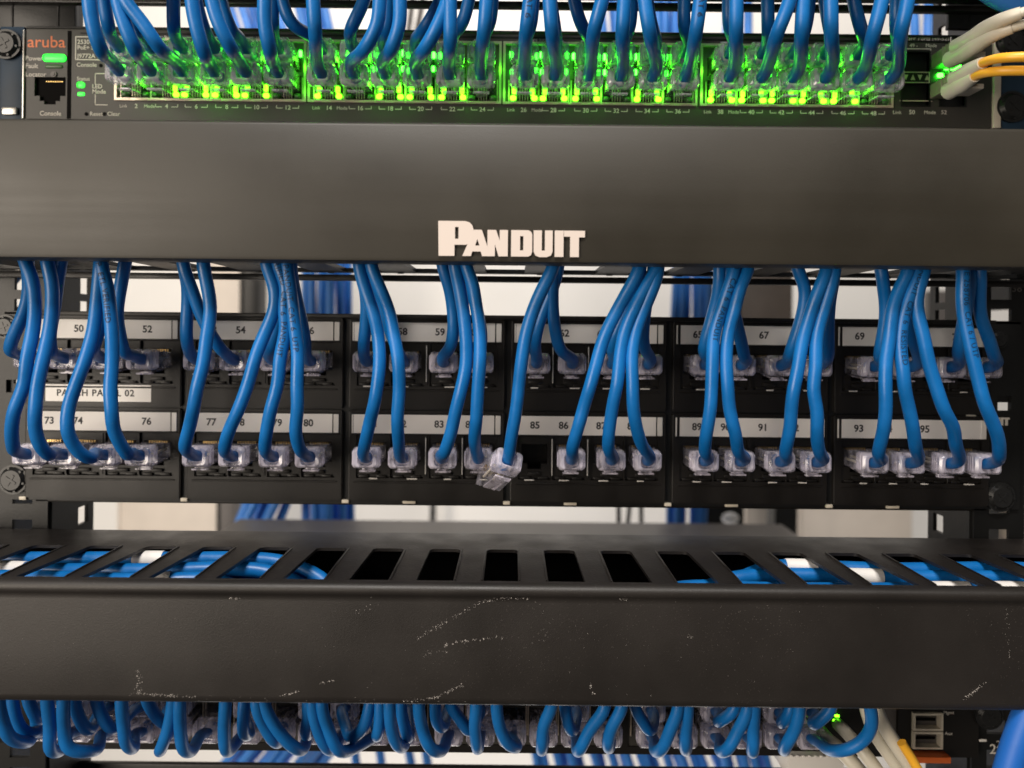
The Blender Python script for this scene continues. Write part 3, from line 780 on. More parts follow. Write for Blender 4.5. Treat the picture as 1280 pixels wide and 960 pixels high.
LOW = {
 73: ([(28,322),(38,345),(44,376),(42,413),(35,451),(28,481),(20,510),(15,536),(16,556),(24,572)], None),
 74: ([(56,325),(62,347),(63,376),(59,413),(53,451),(48,482),(45,514),(45,536),(51,557),(60,568),(71,573)], None),
 75: ([(125,328),(124,350),(121,376),(116,413),(107,451),(96,479),(86,509),(83,536),(88,553),(99,567),(112,573),(122,574)], None),
 76: ([(127,327),(134,357),(139,385),(140,422),(138,460),(138,488),(138,514),(142,536),(149,555),(158,567),(168,574)], ('PANDUIT  UTP  ETL VERIFIED', 34, 0)),
 77: ([(253,325),(259,357),(262,385),(260,422),(255,456),(248,484),(244,509),(234,536),(231,555),(237,573)], None),
 78: ([(332,327),(342,357),(340,385),(332,413),(321,441),(308,481),(296,514),(287,538),(281,557),(283,573)], None),
 79: ([(347,327),(355,357),(357,385),(354,413),(349,445),(345,481),(340,509),(334,536),(331,557),(335,574)], ('(UL) VERIFIED  CAT 6  PANDUIT', 46, 0)),
 80: ([(357,327),(364,366),(370,404),(372,441),(372,481),(371,514),(371,536),(373,557),(377,575)], ('PANDUIT  CAT 6  UTP', 56, 0)),
 81: ([(448,329),(457,362),(468,394),(473,422),(475,451),(473,480),(468,505),(463,525),(458,547),(455,571)], None),
 82: ([(464,329),(474,357),(485,389),(491,417),(495,445),(498,484),(498,525),(498,547),(498,571)], None),
 83: ([(566,329),(574,357),(580,389),(583,422),(581,455),(577,485),(571,514),(564,540),(557,562),(553,572)], None),
 84: ([(581,329),(590,352),(595,376),(599,413),(599,451),(597,485),(595,525),(593,547),(593,571)], None),
 86: ([(800,332),(785,361),(770,389),(755,422),(744,456),(737,484),(732,498),(722,533),(716,557),(712,572)], None),
 87: ([(822,332),(807,357),(794,381),(783,411),(776,445),(772,478),(769,498),(764,531),(760,557),(761,574)], None),
 88: ([(822,340),(810,372),(798,405),(791,440),(789,484),(791,506),(796,533),(801,553),(804,574)], None),
 89: ([(917,332),(910,357),(901,385),(894,415),(890,450),(889,484),(887,514),(884,542),(881,562),(879,575)], ('VERIFIED   CAT 6  PANDUIT', 42, 0)),
 90: ([(936,332),(925,359),(916,385),(910,413),(908,445),(911,480),(914,514),(918,542),(922,562),(923,577)], None),
 91: ([(1034,334),(1024,361),(1013,394),(1004,426),(997,460),(993,488),(991,510),(987,536),(982,562),(976,577)], None),
 92: ([(1045,334),(1036,362),(1026,394),(1020,426),(1018,460),(1018,486),(1020,514),(1023,547),(1024,564),(1022,578)], None),
 93: ([(1137,336),(1126,359),(1116,388),(1111,419),(1108,454),(1107,484),(1105,514),(1102,542),(1098,564),(1095,579)], None),
 94: ([(1148,337),(1138,365),(1129,400),(1126,437),(1129,466),(1131,482),(1135,504),(1141,531),(1144,557),(1142,580)], ('PANDUIT  CAT 6  RESISTED', 52, 0)),
 95: ([(1157,337),(1147,359),(1145,384),(1151,417),(1161,451),(1170,480),(1181,514),(1190,533),(1194,553),(1192,579)], None),
 96: ([(1204,339),(1202,365),(1204,392),(1210,419),(1217,451),(1225,480),(1232,503),(1240,525),(1248,549),(1249,566),(1240,584)], ('PANDUIT  E 258706  CAT 6 / UTP', 38, 0)),
}
UPP = {
 49: [(34,326),(36,360),(30,388),(18,415),(12,436),(22,452)],
 50: [(76,328),(72,352),(66,385),(61,420),(64,440),(72,450)],
 51: [(127,330),(130,380),(124,410),(117,435),(122,448)],
 52: [(157,327),(152,357),(148,394),(149,422),(155,441),(165,450)],
 53: [(229,327),(234,352),(235,376),(233,422),(237,449)],
 54: [(228,325),(241,366),(252,394),(265,420),(274,434),(283,448)],
 55: [(340,328),(350,370),(346,410),(338,435),(337,449)],
 56: [(362,328),(368,355),(374,385),(381,422),(384,447)],
 57: [(450,333),(456,370),(458,400),(455,425),(454,449)],
 58: [(462,335),(478,380),(488,415),(500,450)],
 59: [(555,329),(562,357),(567,385),(568,410),(564,432),(556,455)],
 60: [(575,332),(596,380),(602,420),(606,450)],
 61: [(700,331),(690,360),(676,395),(669,425),(665,447)],
 62: [(692,333),(690,360),(690,385),(694,413),(700,437),(706,454)],
 63: [(802,334),(788,370),(775,405),(765,430),(761,448)],
 64: [(818,337),(810,370),(806,400),(804,430),(807,453)],
 65: [(899,335),(897,360),(892,385),(885,415),(879,437),(876,453)],
 66: [(908,335),(914,370),(921,405),(928,430),(930,445),(926,458)],
 67: [(998,333),(1006,358),(1003,385),(996,415),(988,440),(982,455)],
 68: [(1042,340),(1037,375),(1034,405),(1035,430),(1035,445),(1028,458)],
 69: [(1102,337),(1107,365),(1108,390),(1104,425),(1099,445),(1096,456)],
 70: [(1135,340),(1137,380),(1141,420),(1145,455)],
 71: [(1212,340),(1208,380),(1203,415),(1198,440),(1194,457)],
 72: [(1222,339),(1224,365),(1227,398),(1234,421),(1242,443),(1241,462)],
}
BLK = ['leftmost', 'second', 'third', 'fourth', 'fifth', 'rightmost']
def plabel(n):
    rr, k = divmod(n-49, 24); mi, j = divmod(k, 4)
    return f'blue patch cable in the {ORD[j]} jack of the {BLK[mi]} block, {("upper", "lower")[rr]} row of the panel'
for n, (pts, tx) in LOW.items():
    patch_cable(plabel(n), 'patch cables of the patch panel', portpos(n), pts, (-56, -55, -37), 2.58, True, up_duct, tx)
for n, pts in UPP.items():
    patch_cable(plabel(n), 'patch cables of the patch panel', portpos(n), pts, (-46, -39, -29), 2.55, True, up_duct, None)

# the unplugged cable in front of port 85
pts = [(693,331),(682,353),(669,381),(658,415),(652,451),(649,478),(645,514),(640,542),(637,562),(635,576)]
P = [pix(a, b, -56+22*(i/9)**2) for i, (a, b) in enumerate(pts)]
e = P[-1]; dirv = Vector((-0.36, 0.80, -0.50)).normalized()
root = thing('patch_cable', 'blue patch cable hanging loose, its clear plug unplugged in front of the empty port 85', 'patch cable', e, 'patch cables of the patch panel')
Q = spline([Vector(q) for q in up_duct(P[0])]+P[:-1]+[e, e+dirv*9], 2.2)
bm = new_bm(); tube(bm, [q-e for q in Q], 2.6, 16); obj('jacket', bm, M['blue'], root, 'all')
pl = put_plug(root)
rot = Vector((0, 1, 0)).rotation_difference(dirv).to_matrix().to_4x4() @ Matrix.Rotation(0.25, 4, 'Y')
pl.matrix_local = Matrix.Translation(dirv*16*MM) @ rot

# extra dark blue cable at the far upper left, behind the ear
bm = new_bm(); a = pix(-10, 380, 25); b = pix(60, 300, 40)
tube(bm, spline([a-a, pix(15, 350, 30)-a, b-a], 4), 3, 14)
tag(obj('loose_cable', bm, M['blue'], None, True, org=a), 'dark blue cable slanting at the far left under the top cover', 'cable')

# ------------------------------------------------------------------ top switch
so = Vector((0, 0, 121.5)); Zb, Ztp = 99.6, 143.0
sw = thing('network_switch', 'black network switch glowing with green port lights at the top', 'network switch', so)
bm = new_bm(); bx(bm, -228.5, 214, 1.2, 250, Zb-so.z, Ztp-so.z, 0.6); obj('chassis', bm, M['steel'], sw)
cols = []
for b_, c_ in ((0, [171, 209, 246, 284, 321, 360]), (1, [411.5, 450.6, 488, 526, 565.6, 603]), (2, [654.5, 691.7, 732, 770, 808.6, 847]), (3, [900, 938.7, 976, 1014, 1053, 1091])):
    cols.append([pix(c, 138, 0).x for c in c_])
ZL, ZU = pix(640, 121, 0).z, pix(640, 90, 0).z      # lower / upper jack row centres
ZL = (420-90.5)/950*(D-20); ZU = (420-61)/950*(D-20)
bm = new_bm(); holes = []
for bk in cols: holes.append((bk[0]-9.2, bk[-1]+8.2, 109.0-so.z, 137.2-so.z))
xs0, xs1 = pix(1127, 95).x, pix(1160, 95).x
sfpL, sfpU = (420-112)/2.66, (420-75)/2.66
holes += [(xs0, xs1, sfpL-5.8-so.z, sfpL+5.2-so.z), (xs0, xs1, sfpU-5.2-so.z, sfpU+5.2-so.z)]
xt0, xt1 = pix(1175, 95).x, pix(1205, 95).x
holes += [(xt0, xt1, sfpL-5.8-so.z, sfpL+5.2-so.z), (xt0, xt1, sfpU-5.2-so.z, sfpU+5.2-so.z)]
c0, c1 = pix(44, 110).x, pix(83, 110).x
zc = (420-118)/2.66+0.5
holes += [(c0, c1, zc-3.6-so.z, zc+5.2-so.z), (c0+2.5, c1-2.5, zc-6-so.z, zc-3.5-so.z), (c0+4.6, c1-4.6, zc-7.6-so.z, zc-5.9-so.z)]
plate(bm, 'XZY', -229.3, 223.5, Zb-so.z, Ztp-so.z, -0.6, 1.2, holes); obj('faceplate', bm, M['face'], sw, False)
bm = new_bm(); bx(bm, -229.3, 223.5, -1.2, -0.6, Ztp-1.2-so.z, Ztp-so.z, .2, 1); bx(bm, -204, 220, -0.9, -0.6, Ztp-3.4-so.z, Ztp-2.6-so.z, .1, 1)
obj('top_trim', bm, M['steel'], sw)
# module split line and left module
bm = new_bm(); bx(bm, pix(87.5, 100).x-0.9, pix(87.5, 100).x+0.9, -0.75, -0.55, Zb+.2-so.z, Ztp-2-so.z); obj('panel_gap', bm, M['dark'], sw, False)
# console jack pins
bm = new_bm()
for j in range(8): bx(bm, c0+5+j*1.05, c0+5.4+j*1.05, 0.2, .9, zc+3.2-so.z, zc+3.6-so.z)
obj('console_pins', bm, M['gold'], sw, False)
bm = new_bm(); bx(bm, c0-.2, c1+.2, 0.95, 1.15, zc-8-so.z, zc+6-so.z); obj('console_recess', bm, M['dark'], sw, False)
def T(px, py): 
    v = pix(px, py, -0.7); return v.x, v.z-so.z
def swtext(s, px, py, size, m='print', align='LEFT', sx=1.0, bold=0.0, parent=None, name='printed_text'):
    x, z = T(px, py); return printed(name, s, size, x, -0.66, z, M[m], parent or sw, align, bold, sx)
swtext('aruba', 58, 53, 7.6, 'orange', 'CENTER', 1.05, 0.05, name='brand_text')
swtext('Power', 31.5, 73, 3.1, bold=.03); swtext('Fault', 31.5, 82.5, 3.1, bold=.03); swtext('Locator', 31.5, 93, 3.1, bold=.03)
swtext('Console', 63, 142, 3.0, align='CENTER', bold=.04)
swtext('2530-48G', 96.5, 52.5, 2.9, bold=.03); swtext('PoE+ Switch', 96.5, 59.5, 2.7, bold=.03); swtext('J9772A', 96.5, 70, 2.9, bold=.03)
swtext('Console', 95.5, 81, 2.8, bold=.03); swtext('Status', 96, 98.5, 2.5, bold=.02)
swtext('LED', 115, 108, 2.8, bold=.03); swtext('Mode', 115, 114.5, 2.8, bold=.03)
swtext('Reset', 112, 142.5, 2.7, bold=.03); swtext('Clear', 134, 142.5, 2.7, bold=.03)
swtext('PoE+ Integrated 10/100/1000Base-T Ports (1-48)', 205, 47, 2.3); swtext('Ports are auto-MDIX', 650, 49.5, 2.2, 'print')
swtext('SFP Ports (49-52)', 1135, 48, 2.7); swtext('49 -', 1137, 57, 2.4); swtext('Mode', 1157, 57, 2.3)
swtext('Link', 1116, 140.5, 2.4); swtext('50', 1140, 140.5, 2.8, align='CENTER', bold=.03); swtext('Mode', 1155, 140.5, 2.4); swtext('52', 1180, 140.5, 2.7, align='CENTER')
def line(pxa, pya, pxb, pyb, w=0.35, m='print', name='printed_line'):
    a = T(pxa, pya); b = T(pxb, pyb); bm = new_bm()
    bx(bm, min(a[0], b[0])-w/2, max(a[0], b[0])+w/2, -0.68, -0.62, min(a[1], b[1])-w/2, max(a[1], b[1])+w/2)
    return obj(name, bm, M[m], sw, False)
line(94.5, 46, 94.5, 74.5); line(94.5, 46, 125, 46); line(94.5, 74.5, 128, 74.5)
line(119, 92, 119, 105); line(119, 92, 136, 92); line(119, 118, 119, 131); line(119, 131, 134, 131)
# port-number brackets
num = 2
for bi, bk in enumerate(cols):
    for k, x in enumerate(bk):
        zz = 106.0-so.z
        sn = str(num)
        printed('port_number', sn, 2.9, x, -0.66, zz, M['print'], sw, bold=.03)
        bm = new_bm(); 
        if k == 0:
            printed('port_legend', 'Link', 2.2, x-6.0, -0.66, zz, M['print'], sw); printed('port_legend', 'Mode', 2.2, x+6.2, -0.66, zz, M['print'], sw)
        else:
            for s in (-1, 1):
                bx(bm, x+s*5.2-.15, x+s*5.2+.15, -0.68, -0.62, zz-0.2, zz+1.1); bx(bm, min(x+s*2.3, x+s*5.2), max(x+s*2.3, x+s*5.2), -0.685, -0.62, zz-0.35, zz-0.05)
            obj('port_bracket', bm, M['print'], sw, False)
        num += 2
# banks: shield frame, jack cells, lights
LIT_L = {1: (0, 1, 1, 1, 1, 0), 2: (1, 0, 1, 1, 1, 0), 3: (1, 1, 1, 0, 1, 0), 4: (1, 1, 1, 1, 1, 0)}
def led(parent, x, z, w, h, m, y=-2.0, name='indicator_light'):
    bm = new_bm(); bx(bm, x-w/2, x+w/2, y, y+1.4, z-h/2, z+h/2, min(w, h)*0.42, 3); return obj(name, bm, M[m], parent)
for bi, bk in enumerate(cols):
    x0, x1 = bk[0]-9.2, bk[-1]+8.2
    cxm = (x0+x1)/2
    bank = bpy.data.objects.new('port_bank', None); COL.objects.link(bank); bank.parent = sw; bank.location = Vector((cxm, 0, 0))*MM
    zz0, zz1 = 109.0-so.z, 137.2-so.z
    bm = new_bm()
    plate(bm, 'XZY', x0-cxm-.6, x1-cxm+.6, zz0-.5, zz1+.5, -1.8, 2.5, [(x0-cxm+0.5, x1-cxm-0.5, zz0+.6, zz1-.6)]); obj('shield_frame', bm, M['shield'], bank, False)
    bm = new_bm()
    hs = []
    for x in bk:
        for zc_ in (ZL-so.z, ZU-so.z): hs.append((x-cxm-6.1, x-cxm+6.1, zc_-4.3, zc_+4.6))
        hs.append((x-cxm-3.2, x-cxm+3.2, ZL-so.z-6.0, ZL-so.z-4.2))
    plate(bm, 'XZY', x0-cxm+.5, x1-cxm-.5, zz0+.6, zz1-.6, 0.2, 2.0, hs)
    obj('jack_block', bm, M['face'], bank, False)
    bm = new_bm(); bx(bm, x0-cxm+.5, x1-cxm-.5, 0.9, 1.15, zz0, zz1); obj('jack_backs', bm, M['dark'], bank, False)
    bm = new_bm()
    for x in bk:
        for dxx in (-7.0, 7.0): bx(bm, x-cxm+dxx-.25, x-cxm+dxx+.25, -1.2, 0.2, zz0+.8, zz0+11, .1, 1)
        for dxx in (-1.8, -.6, .6, 1.8): bx(bm, x-cxm+dxx-.12, x-cxm+dxx+.12, -.9, 0.1, zz0+1.6, zz0+8.2)
        for s in (-1, 1): bx(bm, x-cxm+s*4.6-2.1, x-cxm+s*4.6+2.1, -2.2, -1.85, zz0+.0, zz0+.45)
    obj('jack_springs', bm, M['shield'], bank, False)
    for k, x in enumerate(bk):
        on = LIT_L[bi+1][k]
        for s in (-1, 1):
            on2 = on and not (bi == 0 and k == 1 and s < 0)
            led(bank, x-cxm+s*5.0, zz0+2.2, 3.0, 2.4, 'ledg' if on2 else 'ledoff', -2.6)
            if on2: led(bank, x-cxm+s*(4.6-random.uniform(0, .6)), zz0+5.6+random.uniform(-.5, .5), 2.2, 3.6, 'ledg', -1.6, 'light_pipe')
        for (zl_, pw_) in ((zz0+6, 0.0028 if on else 0.0006), (ZU-so.z-1, 0.0022)):
            l_ = bpy.data.lights.new('port_glow', 'POINT'); l_.energy = pw_; l_.color = (0.10, 1, 0.02); l_.shadow_soft_size = 0.0015
            lo_ = bpy.data.objects.new('port_glow', l_); COL.objects.link(lo_); lo_.parent = bank; lo_.location = Vector((x-cxm+random.choice((-7.2, 7.2)), -7, zl_))*MM
        for s in (-1, 1):
            if random.random() < 0.88 or bi in (2,):
                led(bank, x-cxm+s*5.9, ZU-so.z+4.2+random.uniform(-1, .4), 1.7, 3.2, 'ledg2', -1.8)
                if random.random() < .7: led(bank, x-cxm+s*5.7, ZU-so.z-3.2+random.uniform(-.6, .6), 1.6, 2.8, 'ledg2', -1.8)
# status lights
def swled(px0, px1, py0, py1, m, y=-1.0):
    a = T(px0, py0); b = T(px1, py1)
    return led(sw, (a[0]+b[0])/2, (a[1]+b[1])/2, abs(b[0]-a[0]), abs(a[1]-b[1]), m, y)
swled(54, 83, 68, 77.5, 'ledpow', -1.3); swled(56, 79, 80, 86, 'ledoff', -1.1); swled(96, 106.5, 102, 110.5, 'ledpow'); swled(96, 106.5, 114.5, 120.5, 'ledpow')
bm = new_bm(); x, z = T(67.5, 93); cyl(bm, (x, -0.5, z), (x, -1.2, z), 1.4, 1.4, 20); cyl(bm, (x, -1.2, z), (x, -1.5, z), 0.8, 0.7, 16); obj('locator_lamp', bm, M['grey'], sw)
for (px_, py_) in ((108, 142.5), (130.5, 142.5), (126, 82)):
    bm = new_bm(); x, z = T(px_, py_); cyl(bm, (x, -0.5, z), (x, -0.7, z), 0.9, 0.9, 16); obj('button_hole', bm, M['dark'], sw)
# SFP cages and marks
bm = new_bm()
for (a, b) in ((xs0, xs1), (xt0, xt1)):
    plate(bm, 'XZY', a-.7, b+.7, sfpL-6.4-so.z, sfpU+5.9-so.z, -1.1, 6, [(a, b, sfpL-5.8-so.z, sfpL+5.2-so.z), (a, b, sfpU-5.2-so.z, sfpU+5.2-so.z)])
obj('small_port_cage', bm, M['steel'], sw, False)
line(1125, 61, 1163, 61, .25); line(1163, 61, 1163, 126, .25); line(1125, 126, 1165, 126, .35, 'shield')
bm = new_bm()
ax, az = T(1129, 97); w = (T(1160, 97)[0]-ax)
bx(bm, ax-1, ax+w+.6, -1.3, -1.1, az-2.6, az-2.2); bx(bm, ax-1, ax+w+.6, -1.3, -1.1, az+2.2, az+2.6)
bx(bm, ax-1, ax-.5, -1.3, -1.1, az-2.2, az+2.2); bx(bm, ax+w+.1, ax+w+.6, -1.3, -1.1, az-2.2, az+2.2)
for i in range(4):
    x = ax+1+i*(w-1)/3.2; up = i % 2
    v = [bm.verts.new((x-1.1, -1.22, az+(-1.2 if up else 1.2))), bm.verts.new((x+1.1, -1.22, az+(-1.2 if up else 1.2))), bm.verts.new((x, -1.22, az+(1.3 if up else -1.3)))]
    f = bm.faces.new(v); e_ = bmesh.ops.extrude_face_region(bm, geom=[f])
    for q in e_['geom']:
        if isinstance(q, bmesh.types.BMVert): q.co.y += .12
obj('arrow_marks', bm, M['shield'], sw, False)
swled(1170, 1178, 92, 98, 'ledg2', -2.2); swled(1178, 1192, 83, 89, 'ledg2', -2.6); swled(1190, 1199, 81, 89, 'ledg2', -2.6)
# mounting brackets
for s, lbl in ((-1, 'bracket'), (1, 'bracket')):
    bm = new_bm(); xa, xb = (222.5, 242) if s > 0 else (-242, -230.8)
    bx(bm, xa+(4.2 if s > 0 else 0), xb, 0, 2, Zb-1-so.z, Ztp-so.z, .3); obj('mounting_bracket', bm, M['navy'], sw)
    bm = new_bm(); xe = 225.6 if s > 0 else -230.2
    bx(bm, xe-(1.6 if s > 0 else .45), xe+(1.9 if s > 0 else .45), -1.5, 2.3, Zb-so.z, Ztp-2-so.z, .3); obj('bracket_edge', bm, M['silver'] if s < 0 else M['cream'], sw)
for px_, py_ in ((9, 56), (1262, 53), (1264, 134)):
    v = pix(px_, py_, -0.5); screw(sw, v.x, -0.4, v.z-so.z, random.random()*3, 1.05 if px_ > 100 else 1.0)
bm = new_bm(); v = pix(12, 138, -1); bx(bm, v.x-3.5, v.x+3.5, -1.6, 0, v.z-so.z-2, v.z-so.z+1.5, .5); obj('bracket_latch', bm, M['silver'], sw)
# ear plate above, left and right of the opening
for (pa, pb, lb) in ((-10, 95, 'left'), (1185, 1290, 'right')):
    a = pix(pa, 36, 3); b = pix(pb, -40, 3)
    bm = new_bm(); bx(bm, -(b.x-a.x)/2, (b.x-a.x)/2, 0, 3, -(b.z-a.z)/2, (b.z-a.z)/2, .4)
    for q in (-.25, .3): bx(bm, q*(b.x-a.x)-.3, q*(b.x-a.x)+.3, -.5, 0, -(b.z-a.z)/2+.5, (b.z-a.z)/2-.5)
    pl_ = obj('side_plate', bm, M['steel'], None, org=((a.x+b.x)/2, 2.6, (a.z+b.z)/2))
    tag(pl_, f'black steel side plate above the top switch at the {lb} edge', 'plate')

TL = [[(112,-6),(117,30),(125,60),(140,88)],[(145,-6),(155,30),(168,60),(181,86)],[(152,-6),(175,27),(197,57),(218,86)],[(241,-6),(247,37),(255,65),(261,87)],
 [(264,-6),(275,30),(287,57),(301,84)],[(332,-6),(333,32),(337,61),(341,88)],[(391,-6),(394,40),(398,84)],[(476,-6),(471,32),(455,62),(438,88)],
 [(500,-6),(500,32),(489,61),(480,89)],[(560,-6),(544,40),(531,61),(522,87)],[(563,-6),(563,53),(561,89)],[(608,-6),(605,40),(601,87)],
 [(665,-6),(658,35),(654,85)],[(685,-6),(690,40),(693,86)],[(754,-6),(743,35),(736,85)],[(782,-6),(778,40),(775,86)],[(806,-6),(812,40),(816,85)],[(878,-6),(870,40),(860,84)],
 [(920,-6),(920,40),(914,85)],[(988,-6),(972,40),(957,87)],[(1006,-6),(1002,40),(996,85)],[(1039,-6),(1039,40),(1037,88)],[(1103,-6),(1091,45),(1080,89)],[(1135,-6),(1126,40),(1118,87)]]
TU = [[(129,-6),(135,30),(144,56)],[(150,-6),(170,35),(179,52)],[(217,-6),(217,30),(221,57)],[(247,-6),(252,27),(261,57)],[(274,-6),(288,35),(302,60)],[(340,-6),(341,27),(343,53)],
 [(351,-6),(364,29),(385,53)],[(456,-6),(439,35),(437,62)],[(486,-6),(483,38),(480,62)],[(552,-6),(532,34),(522,62)],[(588,-6),(579,27),(568,53)],[(616,-6),(613,27),(608,52)],
 [(668,-6),(664,30),(660,55)],[(688,-6),(693,30),(694,55)],[(718,-6),(726,29),(730,53)],[(790,-6),(788,30),(780,57)],[(808,-6),(814,30),(815,55)],[(856,-6),(855,32),(854,56)],
 [(911,-6),(911,30),(914,55)],[(961,-6),(960,32),(955,56)],[(1012,-6),(1008,30),(998,55)],[(1030,-6),(1036,30),(1036,55)],[(1066,-6),(1075,32),(1076,58)],[(1122,-6),(1120,30),(1113,55)]]
flat = [x for bk in cols for x in bk]
for i in range(24):
    patch_cable(f'blue patch cable in the {ORD[i//6]} port bank of the top switch, {ORD[i%6]} column, lower row', 'patch cables of the top switch', (flat[i], 0, ZL), TL[i], (-58, -54, -32), 2.8, True, up_top, ('PANDUIT CAT 6', 24, 0) if i in (12, 17) else None)
    patch_cable(f'blue patch cable in the {ORD[i//6]} port bank of the top switch, {ORD[i%6]} column, upper row', 'patch cables of the top switch', (flat[i], 0, ZU), TU[i], (-38, -36, -28), 2.7, True, up_top, None, True)

# fibre cables on the right
def fibre(label, p_plug, pts, yel, r=2.5):
    c = pix(*p_plug, -16)
    root = thing('fibre_cable', label, 'fibre cable', c, 'cream fibre cables of the top switch')
    bm = new_bm(); bx(bm, -3.8, 6.5, -5, 14, -3.2, 3.4, .5); bx(bm, -2, 5, -8, -5, -2.4, 2.8, .4)
    for q in range(4): bx(bm, -4.1, 6.8, -4+q*2.6, -3+q*2.6, -3.45, 3.65, .2, 1)
    obj('plug_body', bm, M['taupe'], root)
    bm = new_bm(); bx(bm, -3, 7.5, -9, 2, -5.6, -4.5, .35); bx(bm, 4.5, 7.5, -9, -5, -4.6, -3.4, .3); obj('release_latch', bm, M['cream'], root)
    bm = new_bm(); cyl(bm, (-5, -6, -6), (-4.4, -3, 5), .4, .4, 8); cyl(bm, (-5, -6, -6), (-1, -6.5, -6), .4, .4, 8); obj('metal_bail', bm, M['silver'], root)
    for k in (0, 1):
        off = Vector((k*0.5, 6*k, -3.4*k+1.0))
        P = spline([pix(a, b, y)+off-c for a, b, y in pts], 2)
        bm = new_bm(); n = int(len(P)*(0.52 if yel else .9))
        tube(bm, P[:n], lambda t: r*(1.5 if t < .5 else 1.5-.5*(t-.5)*2), 14); obj('strain_boot', bm, M['creamj'], root)
        bm = new_bm(); tube(bm, P[n-2:], r*.78, 12); obj('jacket', bm, M['yellow'] if yel else M['creamj'], root)
fibre('cream fibre cable plug in the upper small port at the right of the top switch', (1196, 64), [(1196, 62, -22), (1215, 52, -32), (1238, 36, -44), (1262, 24, -54), (1300, 12, -60)], False)
fibre('cream fibre cable with yellow jacket in the lower small port of the top switch', (1194, 103), [(1194, 102, -22), (1212, 92, -32), (1232, 80, -44), (1256, 75, -54), (1300, 74, -60)], True)

# blue bundle at the right behind the bracket, thick cable at lower right
bm = new_bm(); P = [pix(1304, 845, -70), pix(1287, 885, -70), pix(1270, 930, -70), pix(1250, 1000, -70)]
tube(bm, spline([p-P[1] for p in P], 3), 5.0, 20)
tag(obj('thick_cable', bm, M['blue_thick'], None, True, org=P[1]), 'thick royal blue cable crossing the lower right corner', 'cable')
bm = new_bm(); P = [pix(1215, -30, -20), pix(1250, -2, -20), pix(1300, 10, -20)]
tube(bm, spline([p-P[1] for p in P], 3), 5, 16)
tag(obj('thick_cable', bm, M['blue_rear'], None, True, org=P[1]), 'dark blue cable at the upper right corner above the cream fibre cables', 'cable')

# ------------------------------------------------------------------ bottom switch
bo = Vector((0, 0, -173)); BZ0, BZ1 = -195.6, -151.0
bs = thing('network_switch', 'dark network switch at the bottom edge with blue cables and an orange tab', 'network switch', bo)
bm = new_bm(); bx(bm, -221, 221, 1.5, 262, BZ0-bo.z, BZ1-bo.z, .6); obj('chassis', bm, M['grey'], bs)
fc = [49, 90, 131, 172, 213, 254, 305, 346, 387, 428, 469, 510, 560, 600, 640, 680, 720, 762, 816, 857, 898, 938, 978, 1019]
bX = [pix(x, 925, -20).x for x in fc]
bZL, bZU = (420-925)/950*(D-20), (420-893)/950*(D-20)
banks = [bX[i*6:(i+1)*6] for i in range(4)]
x_sf = [pix(1092, 920).x, pix(1130, 920).x]
bm = new_bm()
holes = [(bk[0]-8, bk[-1]+8, -192-bo.z, -159-bo.z) for bk in banks]
u0, u1 = pix(1141, 920).x, pix(1173, 920).x
uz = [(420-894)/2.66, (420-917)/2.66]
holes += [(u0, u1, z-3.4-bo.z, z+3.0-bo.z) for z in uz]+[(x_sf[0]+4, x_sf[1]-3, -186-bo.z, -168-bo.z)]
plate(bm, 'XZY', -220.5, 220.5, BZ0-bo.z, BZ1-bo.z, -.6, 1.5, holes); obj('faceplate', bm, M['plastic'], bs, False)
for bk in banks:
    cxm = (bk[0]+bk[-1])/2
    bank = bpy.data.objects.new('port_bank', None); COL.objects.link(bank); bank.parent = bs; bank.location = Vector((cxm, 0, 0))*MM
    bm = new_bm(); hs = []
    for x in bk:
        for z in (bZL, bZU): hs.append((x-cxm-6, x-cxm+6, z-4.2-bo.z, z+4.4-bo.z))
    plate(bm, 'XZY', bk[0]-8-cxm, bk[-1]+8-cxm, -192-bo.z, -159-bo.z, .2, 2, hs); obj('jack_block', bm, M['face'], bank, False)
    bm = new_bm(); bx(bm, bk[0]-8-cxm, bk[-1]+8-cxm, 1.2, 1.48, -192-bo.z, -159-bo.z); obj('jack_backs', bm, M['dark'], bank, False)
    bm = new_bm()
    for x in bk:
        bx(bm, x-cxm-6.9, x-cxm-6.4, -1, .2, -187-bo.z, -163-bo.z, .1, 1); bx(bm, x-cxm+6.4, x-cxm+6.9, -1, .2, -187-bo.z, -163-bo.z, .1, 1)
    obj('jack_springs', bm, M['shield'], bank, False)
bm = new_bm()
for z in uz: plate(bm, 'XZY', u0-1.0, u1+1.0, z-4.2-bo.z, z+3.9-bo.z, -2.2, 2, [(u0+.1, u1-.1, z-3.3-bo.z, z+2.9-bo.z)])
obj('stack_port_frame', bm, M['cream'], bs, False)
bm = new_bm()
for z in uz: bx(bm, u0+1.5, u1-1.5, 0, .4, z-.6-bo.z, z+.6-bo.z)
obj('stack_port_tongue', bm, M['dark'], bs, False)
bm = new_bm(); v = pix(1162, 949, -6); bx(bm, v.x-9.5, v.x+9.5, -7, -1, v.z-bo.z-1.5, v.z-bo.z+1.4, .4); obj('orange_tab', bm, M['otab'], bs)
for (s, a, b) in (('Mgmt', 1186, 891), ('Aux', 1186, 917)):
    v = pix(a, b, -.7); printed('port_legend', s, 2.2, v.x, -0.66, v.z-bo.z, M['print'], bs)
v = pix(1240, 936, -.5); printed('unit_number', '2', 6.5, v.x, -1.2, v.z-bo.z, M['print'], bs, bold=.05)
bm = new_bm(); bx(bm, 222, 241, -1, 2, -178-bo.z, -150-bo.z, .4); obj('mounting_bracket', bm, M['plastic'], bs)
bm = new_bm(); bx(bm, -241, -222, -1, 2, -193-bo.z, -150-bo.z, .4); obj('mounting_bracket', bm, M['plastic'], bs)
